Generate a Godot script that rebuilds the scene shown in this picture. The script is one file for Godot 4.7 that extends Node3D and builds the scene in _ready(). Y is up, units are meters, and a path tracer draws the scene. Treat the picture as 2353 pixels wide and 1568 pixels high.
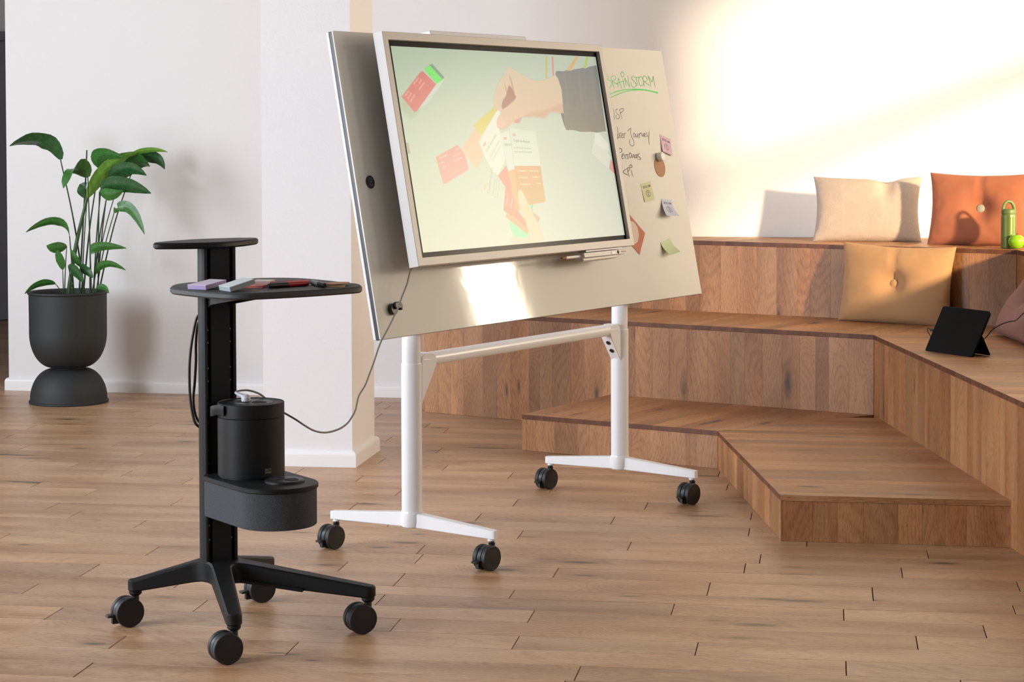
extends Node3D
# A project corner: rolling whiteboard with an interactive display, a black media cart, a stepped oak seating block, a plant.
# Metres, y up. The camera stands at (0, 1.27, 0) and looks along -z.

const BOARD_AT := Vector3(-0.375, 0.6745, -5.855)      # lower left front corner of the whiteboard
const BU := Vector3(0.5495, 0.0, -0.8355)              # along the board
const BV := Vector3(-0.1547, 0.9827, -0.1017)          # up the board
const BN := Vector3(0.8211, 0.1851, 0.5400)            # out of the board
const PLANK_A := Vector3(0.98838, 0.0, 0.15202)        # along the floor planks
const PLANK_C := Vector3(-0.15202, 0.0, 0.98838)       # across them, towards the camera
const WALL_A := Vector3(0.98555, 0.0, 0.16940)         # along the back wall
const WALL_N := Vector3(-0.16940, 0.0, 0.98555)

var rng := RandomNumberGenerator.new()
var taken := {}
var M := {}


class Soup:
	var v := PackedVector3Array()
	var t := PackedVector2Array()

	func tri(a: Vector3, b: Vector3, c: Vector3, ta := Vector2.ZERO, tb := Vector2.ZERO, tc := Vector2.ZERO) -> void:
		v.append(a); v.append(b); v.append(c)
		t.append(ta); t.append(tb); t.append(tc)

	func quad(a: Vector3, b: Vector3, c: Vector3, d: Vector3) -> void:
		tri(a, b, c)
		tri(a, c, d)

	func add(o: Soup) -> Soup:
		v.append_array(o.v)
		t.append_array(o.t)
		return self

	func moved(x: Transform3D) -> Soup:
		var r := Soup.new()
		r.v = x * v
		r.t = t
		return r


func _ready() -> void:
	rng.seed = 7
	camera_and_light()
	materials()
	room()
	floor_planks()
	stepped_seating()
	pillar()
	mobile_whiteboard()
	display()
	board_items()
	media_cart()
	tray_items()
	power_tower()
	cables()
	plant()
	cushions()
	bench_items()


# ------------------------------------------------------------------ camera, sky, sun, windows
func camera_and_light() -> void:
	var cam := Camera3D.new()
	cam.name = "camera"
	var f := 4742.6
	cam.projection = Camera3D.PROJECTION_FRUSTUM
	cam.near = 0.1
	cam.far = 80.0
	cam.size = 0.1 * 1568.0 / f
	cam.frustum_offset = Vector2(0.0, -0.1 * (784.0 - 446.53) / f)
	var pitch := 0.0311394
	var roll := 0.0032669
	var rx := Basis(Vector3(1, 0, 0), Vector3(0, cos(pitch), sin(pitch)), Vector3(0, -sin(pitch), cos(pitch)))
	var rz := Basis(Vector3(cos(roll), sin(roll), 0), Vector3(-sin(roll), cos(roll), 0), Vector3(0, 0, 1))
	cam.transform = Transform3D((rz * rx).transposed(), Vector3(0, 1.27, 0))
	add_child(cam)
	cam.current = true

	var we := WorldEnvironment.new()
	we.name = "environment"
	var env := Environment.new()
	env.background_mode = Environment.BG_SKY
	var sky := Sky.new()
	var sm := ProceduralSkyMaterial.new()
	sm.sky_top_color = Color(0.42, 0.56, 0.78)
	sm.sky_horizon_color = Color(0.86, 0.84, 0.80)
	sm.ground_bottom_color = Color(0.32, 0.31, 0.29)
	sm.ground_horizon_color = Color(0.62, 0.60, 0.56)
	sky.sky_material = sm
	env.sky = sky
	env.background_energy_multiplier = 1.2
	env.tonemap_mode = Environment.TONE_MAPPER_LINEAR
	env.tonemap_exposure = 1.0
	env.sdfgi_enabled = true
	env.ssao_enabled = true
	env.ssil_enabled = true
	we.environment = env
	add_child(we)

	# low evening sun that reaches the back wall through the right-hand window
	var sun := DirectionalLight3D.new()
	sun.name = "sun"
	sun.light_color = Color(1.0, 0.87, 0.69)
	sun.light_energy = 2.8
	sun.light_angular_distance = 3.2
	sun.shadow_enabled = true
	var az := deg_to_rad(30.0)
	var el := deg_to_rad(11.0)
	var to_sun := Vector3(sin(az) * cos(el), sin(el), cos(az) * cos(el))
	sun.transform = Transform3D(Basis.looking_at(-to_sun, Vector3.UP), to_sun * 20.0)
	add_child(sun)

	# daylight entering through the window openings
	window_light("left_window_light", Vector3(-5.0 + 0.03, 1.75, -2.9), Vector3(1, 0, 0), Vector2(3.0, 2.1), Color(0.93, 0.96, 1.0), 36)
	window_light("rear_window_light", Vector3(-5.0 + 0.03, 1.75, -7.3), Vector3(1, 0, 0), Vector2(1.5, 2.1), Color(0.93, 0.96, 1.0), 13)
	window_light("right_window_light", Vector3(3.97, 1.80, -6.30), Vector3(-1, 0, 0), Vector2(2.0, 0.85), Color(1.0, 0.93, 0.78), 4.6)
	window_light("narrow_window_light", Vector3(3.97, 1.40, -8.10), Vector3(-1, 0, 0), Vector2(0.26, 2.2), Color(1.0, 0.92, 0.80), 7)


func window_light(called: String, at: Vector3, facing: Vector3, size: Vector2, c: Color, e: float) -> void:
	var l := AreaLight3D.new()
	l.name = called
	l.area_size = size
	l.light_color = c
	l.light_energy = e
	l.area_range = 40.0
	l.shadow_enabled = true
	l.transform = Transform3D(Basis.looking_at(facing, Vector3.UP), at)
	add_child(l)


# ------------------------------------------------------------------ naming and tagging
func numbered(called: String) -> String:
	if not taken.has(called):
		taken[called] = 0
		return called
	taken[called] += 1
	return "%s_%03d" % [called, taken[called]]


func tag(o: Node3D, label: String, category: String, group := "") -> Node3D:
	o.set_meta("label", label)
	if category:
		o.set_meta("category", category)
	if group:
		o.set_meta("group", group)
	return o


func thing(called: String, label: String, category: String, at := Vector3.ZERO, group := "") -> Node3D:
	var o := Node3D.new()
	o.name = numbered(called)
	add_child(o)
	o.position = at
	tag(o, label, category, group)
	return o


func part(called: String, mesh: Mesh, mat: Material, parent: Node3D, xf := Transform3D()) -> MeshInstance3D:
	var o := MeshInstance3D.new()
	o.name = called if parent != self else numbered(called)
	o.mesh = mesh
	if mat:
		o.material_override = mat
	o.transform = xf
	parent.add_child(o, true)
	return o


# a part whose soup is given in world places, put under a thing that is only moved, not turned
func wpart(called: String, s: Soup, mat: Material, parent: Node3D, crease := 35.0, closed := true) -> MeshInstance3D:
	var off := Vector3.ZERO
	var p: Node = parent
	while p != self and p is Node3D:
		off += (p as Node3D).position
		p = p.get_parent()
	return part(called, mesh_of(s.moved(Transform3D(Basis(), -off)), crease, closed), mat, parent)


func structure(called: String, s: Soup, mat: Material, label := "", crease := 35.0) -> MeshInstance3D:
	var o := part(called, mesh_of(s, crease), mat, self)
	o.set_meta("kind", "structure")
	if label:
		o.set_meta("label", label)
	return o


# ------------------------------------------------------------------ shapes
func mesh_of(s: Soup, crease := 35.0, closed := true, tint := Color.WHITE, into: ArrayMesh = null) -> ArrayMesh:
	var v := s.v
	var t := s.t
	var n := v.size()
	var flip := false
	if closed:
		var vol := 0.0
		var o := v[0] if n else Vector3.ZERO
		for i in range(0, n, 3):
			vol += (v[i] - o).dot((v[i + 1] - o).cross(v[i + 2] - o))
		flip = vol < 0.0
	var fn := PackedVector3Array()
	fn.resize(n / 3)
	var at := {}
	for i in range(0, n, 3):
		var c := (v[i + 1] - v[i]).cross(v[i + 2] - v[i])
		if flip:
			c = -c
		fn[i / 3] = c
		for k in 3:
			var key := Vector3i((v[i + k] * 20000.0).round())
			if at.has(key):
				at[key].append(i / 3)
			else:
				at[key] = PackedInt32Array([i / 3])
	var lim := cos(deg_to_rad(crease))
	var nv := PackedVector3Array()
	var nn := PackedVector3Array()
	var nt := PackedVector2Array()
	nv.resize(n); nn.resize(n); nt.resize(n)
	for i in range(0, n, 3):
		var f := fn[i / 3]
		var fu := f.normalized()
		for k in 3:
			var j := i + k
			var sum := Vector3.ZERO
			for q: int in at[Vector3i((v[j] * 20000.0).round())]:
				if fn[q].normalized().dot(fu) >= lim:
					sum += fn[q]
			var w := i + ((3 - k) % 3 if not flip else k)    # front faces run clockwise
			nv[w] = v[j]
			nn[w] = sum.normalized() if sum.length_squared() > 1e-20 else Vector3.UP
			nt[w] = t[j]
	var arr := []
	arr.resize(Mesh.ARRAY_MAX)
	arr[Mesh.ARRAY_VERTEX] = nv
	arr[Mesh.ARRAY_NORMAL] = nn
	arr[Mesh.ARRAY_TEX_UV] = nt
	if tint != Color.WHITE:
		var cs := PackedColorArray()
		cs.resize(n)
		cs.fill(tint)
		arr[Mesh.ARRAY_COLOR] = cs
	var m := into if into else ArrayMesh.new()
	if n:
		m.add_surface_from_arrays(Mesh.PRIMITIVE_TRIANGLES, arr)
	return m


func area2(p: PackedVector2Array) -> float:
	var a := 0.0
	for i in p.size():
		a += p[i].cross(p[(i + 1) % p.size()])
	return a


func inset(p: PackedVector2Array, d: float) -> PackedVector2Array:
	var r := PackedVector2Array()
	var s := signf(area2(p))
	var n := p.size()
	for i in n:
		var a := (p[i] - p[(i + n - 1) % n]).normalized()
		var b := (p[(i + 1) % n] - p[i]).normalized()
		var na := Vector2(-a.y, a.x) * s
		var nb := Vector2(-b.y, b.x) * s
		var m := (na + nb).normalized()
		r.append(p[i] + m * d / maxf(0.35, m.dot(na)))
	return r


# a polygon of the x-z plane carried from y0 to y1, with chamfered rims
func prism(p: PackedVector2Array, y0: float, y1: float, bev := 0.0, xf := Transform3D()) -> Soup:
	var s := Soup.new()
	var rings := []
	if bev > 0.0:
		var q := inset(p, bev)
		rings = [[q, y0], [p, y0 + bev], [p, y1 - bev], [q, y1]]
	else:
		rings = [[p, y0], [p, y1]]
	var n := p.size()
	for k in rings.size() - 1:
		var lo: PackedVector2Array = rings[k][0]
		var hi: PackedVector2Array = rings[k + 1][0]
		var a: float = rings[k][1]
		var b: float = rings[k + 1][1]
		for i in n:
			var j := (i + 1) % n
			s.quad(Vector3(lo[i].x, a, lo[i].y), Vector3(hi[i].x, b, hi[i].y), Vector3(hi[j].x, b, hi[j].y), Vector3(lo[j].x, a, lo[j].y))
	var cap: PackedVector2Array = rings[0][0]
	var ix := Geometry2D.triangulate_polygon(cap)
	var turn := signf(area2(cap))
	for i in range(0, ix.size(), 3):
		var a := cap[ix[i]]
		var b := cap[ix[i + 1]]
		var c := cap[ix[i + 2]]
		if (b - a).cross(c - a) * turn < 0.0:
			var h := b
			b = c
			c = h
		s.tri(Vector3(a.x, y0, a.y), Vector3(b.x, y0, b.y), Vector3(c.x, y0, c.y))
		s.tri(Vector3(a.x, y1, a.y), Vector3(c.x, y1, c.y), Vector3(b.x, y1, b.y))
	return s.moved(xf)


func rrect(w: float, h: float, r: float, n := 4) -> PackedVector2Array:
	var p := PackedVector2Array()
	for c in 4:
		var o := Vector2(w / 2 - r, h / 2 - r) * Vector2([1, -1, -1, 1][c], [1, 1, -1, -1][c])
		for k in n + 1:
			var a := PI / 2 * (c + float(k) / n)
			p.append(o + Vector2(cos(a), sin(a)) * r)
	return p


func disc(r: float, n := 24, c := Vector2.ZERO) -> PackedVector2Array:
	var p := PackedVector2Array()
	for k in n:
		p.append(c + Vector2(cos(TAU * k / n), sin(TAU * k / n)) * r)
	return p


func box(size: Vector3, at: Vector3, bev := 0.0, basis := Basis()) -> Soup:
	var h := size / 2
	var p := PackedVector2Array([Vector2(-h.x, -h.z), Vector2(h.x, -h.z), Vector2(h.x, h.z), Vector2(-h.x, h.z)])
	return prism(p, -h.y, h.y, bev, Transform3D(basis, at))


# turns a (radius, height) profile about the y axis
func lathe(prof: PackedVector2Array, n := 32, xf := Transform3D()) -> Soup:
	var s := Soup.new()
	for k in prof.size() - 1:
		var a := prof[k]
		var b := prof[k + 1]
		for i in n:
			var p := Vector2(cos(TAU * i / n), sin(TAU * i / n))
			var q := Vector2(cos(TAU * (i + 1) / n), sin(TAU * (i + 1) / n))
			var a0 := Vector3(p.x * a.x, a.y, p.y * a.x)
			var a1 := Vector3(q.x * a.x, a.y, q.y * a.x)
			var b0 := Vector3(p.x * b.x, b.y, p.y * b.x)
			var b1 := Vector3(q.x * b.x, b.y, q.y * b.x)
			if a.x > 1e-6:
				s.tri(a0, b0, a1)
			if b.x > 1e-6:
				s.tri(a1, b0, b1)
	return s.moved(xf)


func smooth_path(p: PackedVector3Array, sub := 6) -> PackedVector3Array:
	var r := PackedVector3Array()
	for i in p.size() - 1:
		var a := p[maxi(i - 1, 0)]
		var d := p[mini(i + 2, p.size() - 1)]
		for k in sub:
			r.append(p[i].cubic_interpolate(p[i + 1], a, d, float(k) / sub))
	r.append(p[p.size() - 1])
	return r


func smooth_loop(p: PackedVector2Array, sub := 5) -> PackedVector2Array:
	var r := PackedVector2Array()
	var n := p.size()
	for i in n:
		for k in sub:
			r.append(p[i].cubic_interpolate(p[(i + 1) % n], p[(i + n - 1) % n], p[(i + 2) % n], float(k) / sub))
	return r


func tube(p: PackedVector3Array, r0: float, r1 := -1.0, n := 10, squash := 1.0) -> Soup:
	var s := Soup.new()
	var side := Vector3.ZERO
	var rings := []
	for i in p.size():
		var d := (p[mini(i + 1, p.size() - 1)] - p[maxi(i - 1, 0)]).normalized()
		if side == Vector3.ZERO:
			side = d.cross(Vector3.UP if absf(d.y) < 0.9 else Vector3.RIGHT).normalized()
		side = (side - d * side.dot(d)).normalized()
		var up := side.cross(d)
		var f := float(i) / (p.size() - 1)
		var r := r0 if r1 < 0.0 else lerpf(r0, r1, f)
		var ring := PackedVector3Array()
		for k in n:
			ring.append(p[i] + (side * cos(TAU * k / n) + up * sin(TAU * k / n) * squash) * r)
		rings.append(ring)
	for i in rings.size() - 1:
		for k in n:
			s.quad(rings[i][k], rings[i][(k + 1) % n], rings[i + 1][(k + 1) % n], rings[i + 1][k])
	for k in n:
		s.tri(p[0], rings[0][(k + 1) % n], rings[0][k])
		s.tri(p[p.size() - 1], rings[-1][k], rings[-1][(k + 1) % n])
	return s


func rod(a: Vector3, b: Vector3, r0: float, r1 := -1.0, n := 16) -> Soup:
	return tube(PackedVector3Array([a, b]), r0, r1, n)


# a sheet of some thickness from a grid of points (rows of equal length)
func sheet(g: Array, thick: float) -> Soup:
	var s := Soup.new()
	var nu := g.size()
	var nv: int = g[0].size()
	var top := []
	var low := []
	for i in nu:
		var a := PackedVector3Array()
		var b := PackedVector3Array()
		for j in nv:
			var du: Vector3 = g[mini(i + 1, nu - 1)][j] - g[maxi(i - 1, 0)][j]
			var dv: Vector3 = g[i][mini(j + 1, nv - 1)] - g[i][maxi(j - 1, 0)]
			var c := du.cross(dv)
			c = c.normalized() if c.length_squared() > 1e-16 else Vector3.UP
			a.append(g[i][j] + c * thick / 2)
			b.append(g[i][j] - c * thick / 2)
		top.append(a)
		low.append(b)
	for i in nu - 1:
		for j in nv - 1:
			var q := [Vector2(i, j), Vector2(i + 1, j), Vector2(i + 1, j + 1), Vector2(i, j + 1)]
			for k in 4:
				q[k] = Vector2(q[k].x / (nu - 1), q[k].y / (nv - 1))
			s.tri(top[i][j], top[i + 1][j], top[i + 1][j + 1], q[0], q[1], q[2])
			s.tri(top[i][j], top[i + 1][j + 1], top[i][j + 1], q[0], q[2], q[3])
			s.tri(low[i][j], low[i + 1][j + 1], low[i + 1][j], q[0], q[2], q[1])
			s.tri(low[i][j], low[i][j + 1], low[i + 1][j + 1], q[0], q[3], q[2])
	for i in nu - 1:
		s.quad(top[i][0], low[i][0], low[i + 1][0], top[i + 1][0])
		s.quad(top[i][nv - 1], top[i + 1][nv - 1], low[i + 1][nv - 1], low[i][nv - 1])
	for j in nv - 1:
		s.quad(top[0][j], top[0][j + 1], low[0][j + 1], low[0][j])
		s.quad(top[nu - 1][j], low[nu - 1][j], low[nu - 1][j + 1], top[nu - 1][j + 1])
	return s


func V2(a: Array) -> PackedVector2Array:
	var r := PackedVector2Array()
	for i in range(0, a.size(), 2):
		r.append(Vector2(a[i], a[i + 1]))
	return r


func V3(a: Array) -> PackedVector3Array:
	var r := PackedVector3Array()
	for i in range(0, a.size(), 3):
		r.append(Vector3(a[i], a[i + 1], a[i + 2]))
	return r


# a piece of timber: UVs run with the grain on every face, sawn ends take the end grain material
func timber(s: Soup, g: Vector3, tone: Color, wood: Material, ends: Material, parent: Node3D, called: String) -> MeshInstance3D:
	var off := Vector2(rng.randf(), rng.randf())
	var vol := 0.0
	for i in range(0, s.v.size(), 3):
		vol += s.v[i].dot(s.v[i + 1].cross(s.v[i + 2]))
	var a := Soup.new()
	var b := Soup.new()
	for i in range(0, s.v.size(), 3):
		var n := (s.v[i + 1] - s.v[i]).cross(s.v[i + 2] - s.v[i]).normalized() * signf(vol)
		var end := absf(n.dot(g)) > 0.75
		var c := (g.cross(n)).normalized() if not end else g.cross(Vector3.UP if absf(g.y) < 0.7 else Vector3.RIGHT).normalized()
		var d := g if not end else g.cross(c)
		if end:
			c = g.cross(d)
		var uv := PackedVector2Array()
		for k in 3:
			var p := s.v[i + k]
			uv.append(Vector2(p.dot(d) / (2.4 if not end else 0.6) + off.x, p.dot(c) / (1.2 if not end else 0.3) + off.y))
		var to := b if end and ends else a
		to.tri(s.v[i], s.v[i + 1], s.v[i + 2], uv[0], uv[1], uv[2])
	var vflip := vol < 0.0
	if vflip:
		for o: Soup in [a, b]:
			for i in range(0, o.v.size(), 3):
				var q := o.v[i + 1]; o.v[i + 1] = o.v[i + 2]; o.v[i + 2] = q
				var w := o.t[i + 1]; o.t[i + 1] = o.t[i + 2]; o.t[i + 2] = w
	var m := mesh_of(a, 20.0, false, tone)
	m.surface_set_material(0, wood)
	if b.v.size():
		mesh_of(b, 20.0, false, tone, m)
		m.surface_set_material(1, ends)
	return part(called, m, null, parent)


# ------------------------------------------------------------------ materials
func mat(c: Color, rough := 0.6, metal := 0.0, spec := 0.5) -> StandardMaterial3D:
	var m := StandardMaterial3D.new()
	m.albedo_color = c
	m.roughness = rough
	m.metallic = metal
	m.metallic_specular = spec
	return m


func noise_map(freq: float, seed_: int, size := 256, normal := true, strength := 4.0, kind := FastNoiseLite.TYPE_SIMPLEX_SMOOTH, oct := 3) -> NoiseTexture2D:
	var n := FastNoiseLite.new()
	n.seed = seed_
	n.noise_type = kind
	n.frequency = freq
	n.fractal_octaves = oct
	var t := NoiseTexture2D.new()
	t.width = size
	t.height = size
	t.seamless = true
	t.as_normal_map = normal
	t.bump_strength = strength
	t.noise = n
	return t


func bumpy(m: StandardMaterial3D, t: Texture2D, per_metre: float, amount: float) -> StandardMaterial3D:
	m.normal_enabled = true
	m.normal_texture = t
	m.normal_scale = amount
	m.uv1_triplanar = true
	m.uv1_scale = Vector3.ONE * per_metre
	return m


func field(w: int, h: int, sw: int, sh: int, freq: float, seed_: int, oct := 3) -> PackedFloat32Array:
	var n := FastNoiseLite.new()
	n.seed = seed_
	n.frequency = freq
	n.fractal_octaves = oct
	n.noise_type = FastNoiseLite.TYPE_SIMPLEX_SMOOTH
	var im := n.get_seamless_image(sw, sh)
	im.convert(Image.FORMAT_RF)
	im.resize(w, h, Image.INTERPOLATE_CUBIC)
	return im.get_data().to_float32_array()


# oak boards seen flat: growth rings drawn as contours of a slow, stretched noise, fine fibre, pores and knots
func oak_texture() -> ImageTexture:
	var w := 2048
	var h := 1024
	var warp := field(w, h, 64, 128, 0.030, 11, 2)
	var slow := field(w, h, 64, 128, 0.04, 12, 2)
	var fibre := field(w, h, 128, 1024, 0.30, 13, 2)
	var pore := field(w, h, 256, 1024, 0.35, 14, 1)
	var dark := PackedFloat32Array()
	dark.resize(w * h)
	var r := RandomNumberGenerator.new()
	r.seed = 5
	for k in 16:
		var cx := r.randi_range(0, w - 1)
		var cy := r.randi_range(0, h - 1)
		var ry := r.randf_range(5.0, 17.0)
		var rx := ry * r.randf_range(2.2, 4.5)
		var core := r.randf_range(0.2, 0.6)
		var lift := r.randf_range(0.10, 0.26)
		var ex := int(rx * 4)
		var ey := int(ry * 4)
		for y in range(cy - ey, cy + ey):
			for x in range(cx - ex, cx + ex):
				var d := Vector2((x - cx) / rx, (y - cy) / ry).length_squared()
				if d < 12.0:
					var i := posmod(y, h) * w + posmod(x, w)
					warp[i] += lift * exp(-d * 0.45)
					dark[i] += core * exp(-d * 2.2) + 0.20 * core * exp(-d * 0.35)
	var bytes := PackedByteArray()
	bytes.resize(w * h * 3)
	var light := Color(0.90, 0.80, 0.68)
	var deep := Color(0.60, 0.46, 0.34)
	var dr := deep.r - light.r
	var dg := deep.g - light.g
	var db := deep.b - light.b
	var lut := PackedFloat32Array()
	for k in 1024:
		lut.append(pow(0.5 + 0.5 * sin(TAU * k / 1024.0), 2.5))
	for y in h:
		var base := float(y) * 46.0 / h
		var row := y * w
		for x in w:
			var i := row + x
			var ring := lut[int((warp[i] * 17.0 + base) * 1024.0) & 1023]
			var p := pore[i] - 0.63
			var k := ring * 0.20 + (fibre[i] - 0.5) * 0.42 + (slow[i] - 0.45) * 0.62 + (p * 1.6 if p > 0.0 else 0.0)
			k = clampf(k + 0.16, 0.0, 1.0)
			var dk := 1.0 - minf(dark[i], 0.85)
			var at := i * 3
			bytes[at] = int(clampf((light.r + dr * k) * dk, 0.0, 1.0) * 255.0)
			bytes[at + 1] = int(clampf((light.g + dg * k) * dk, 0.0, 1.0) * 255.0)
			bytes[at + 2] = int(clampf((light.b + db * k) * dk * (0.75 + 0.25 * dk), 0.0, 1.0) * 255.0)
	return ImageTexture.create_from_image(Image.create_from_data(w, h, false, Image.FORMAT_RGB8, bytes))


func materials() -> void:
	var oak := oak_texture()
	for name_ in ["floor_oak", "bench_oak", "bench_end"]:
		var m := mat(Color.WHITE, 0.5)
		m.albedo_texture = oak
		m.vertex_color_use_as_albedo = true
		M[name_] = m
	M.floor_oak.albedo_color = Color(0.88, 0.81, 0.75)
	M.floor_oak.roughness = 0.38
	M.bench_oak.albedo_color = Color(0.84, 0.70, 0.57)
	M.bench_oak.roughness = 0.45
	M.bench_end.albedo_color = Color(0.52, 0.37, 0.29)
	M.bench_end.roughness = 0.55
	M.gap = mat(Color(0.16, 0.11, 0.08), 0.9)
	M.plain_oak = mat(Color(0.88, 0.81, 0.75), 0.5)
	M.plain_oak.albedo_texture = oak
	M.plain_oak.uv1_triplanar = true
	M.plain_oak.uv1_scale = Vector3(0.42, 0.8, 0.8)
	var roller := noise_map(0.09, 21, 256, true, 3.0)
	M.wall = bumpy(mat(Color(0.915, 0.91, 0.91), 0.85, 0.0, 0.3), roller, 3.5, 0.10)
	M.wall_dark = mat(Color(0.36, 0.34, 0.33), 0.9)
	M.trim = mat(Color(0.94, 0.94, 0.94), 0.35)
	M.ceiling = mat(Color(0.60, 0.60, 0.60), 0.9)
	M.door = mat(Color(0.45, 0.46, 0.49), 0.6)
	M.window_frame = mat(Color(0.9, 0.9, 0.9), 0.4)
	var glass := mat(Color(0.95, 0.98, 1.0, 0.06), 0.02)
	glass.transparency = BaseMaterial3D.TRANSPARENCY_ALPHA
	M.glass = glass
	var grit := noise_map(0.35, 22, 256, true, 2.0)
	M.black = bumpy(mat(Color(0.062, 0.070, 0.073), 0.48, 0.0, 0.35), grit, 9.0, 0.25)
	M.black_deep = mat(Color(0.035, 0.042, 0.05), 0.6, 0.0, 0.25)
	M.black_plastic = mat(Color(0.10, 0.105, 0.105), 0.42)
	M.wheel = mat(Color(0.085, 0.09, 0.09), 0.55)
	M.laminate = bumpy(mat(Color(0.165, 0.18, 0.18), 0.55), grit, 12.0, 0.2)
	M.hole = mat(Color(0.01, 0.01, 0.01), 0.8)
	M.white_metal = mat(Color(0.90, 0.90, 0.90), 0.28)
	M.steel = mat(Color(0.7, 0.71, 0.72), 0.3, 1.0)
	var peel := noise_map(0.02, 23, 256, true, 1.0)
	M.enamel = bumpy(mat(Color(0.86, 0.86, 0.83), 0.06), peel, 3.0, 0.06)
	M.lip = mat(Color(0.85, 0.85, 0.87), 0.35)
	M.edge_black = mat(Color(0.06, 0.08, 0.09), 0.3)
	M.frame_white = mat(Color(0.78, 0.765, 0.745), 0.38)
	M.bezel = mat(Color(0.02, 0.02, 0.018), 0.22, 0.0, 0.2)
	M.pot = bumpy(mat(Color(0.145, 0.16, 0.165), 0.62), grit, 8.0, 0.3)
	M.soil = bumpy(mat(Color(0.10, 0.075, 0.06), 0.95), grit, 6.0, 1.0)
	var felt := noise_map(0.22, 24, 256, false, 1.0, FastNoiseLite.TYPE_SIMPLEX_SMOOTH, 4)
	var ramp := Gradient.new()
	ramp.set_color(0, Color(0.03, 0.035, 0.04))
	ramp.set_color(1, Color(0.40, 0.42, 0.44))
	felt.color_ramp = ramp
	M.felt = bumpy(mat(Color.WHITE, 0.95), noise_map(0.22, 24, 256, true, 5.0, FastNoiseLite.TYPE_SIMPLEX_SMOOTH, 4), 9.0, 0.7)
	M.felt.albedo_texture = felt
	M.cable_grey = mat(Color(0.50, 0.49, 0.46), 0.5)
	M.cable_black = mat(Color(0.05, 0.06, 0.06), 0.5)
	M.plug = mat(Color(0.72, 0.73, 0.73), 0.35)
	M.leaf = leaf_mat(Color(0.22, 0.48, 0.18), Color(0.20, 0.55, 0.10))
	M.leaf_dark = leaf_mat(Color(0.15, 0.36, 0.16), Color(0.12, 0.40, 0.08))
	M.leaf_fresh = leaf_mat(Color(0.42, 0.66, 0.20), Color(0.4, 0.65, 0.1))
	M.stem = mat(Color(0.20, 0.36, 0.16), 0.45)
	M.stem_dark = mat(Color(0.15, 0.26, 0.15), 0.5)
	M.ink_green = mat(Color(0.10, 0.80, 0.28), 0.5)
	M.ink_black = mat(Color(0.10, 0.11, 0.09), 0.5)
	M.pencil = mat(Color(0.22, 0.22, 0.22), 0.7)


func leaf_mat(c: Color, back: Color) -> StandardMaterial3D:
	var m := mat(Color.WHITE, 0.36)
	var vein := FastNoiseLite.new()
	vein.seed = 31
	vein.frequency = 0.02
	var t := NoiseTexture2D.new()
	t.width = 64
	t.height = 256
	t.seamless = true
	t.noise = vein
	var g := Gradient.new()
	g.set_color(0, c.darkened(0.22))
	g.set_color(1, c.lightened(0.10))
	t.color_ramp = g
	m.albedo_texture = t
	m.uv1_scale = Vector3(6, 1, 1)
	m.backlight_enabled = true
	m.backlight = back * 0.5
	return m


# ------------------------------------------------------------------ the room
func wall_at(x: float, off := 0.0) -> Vector3:      # a point of the back wall's face
	return Vector3(x, 0, -9.684 + 0.17188 * x) + WALL_N * off


func slab(lo: Vector3, hi: Vector3) -> Soup:
	return box(hi - lo, (lo + hi) / 2)


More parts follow.
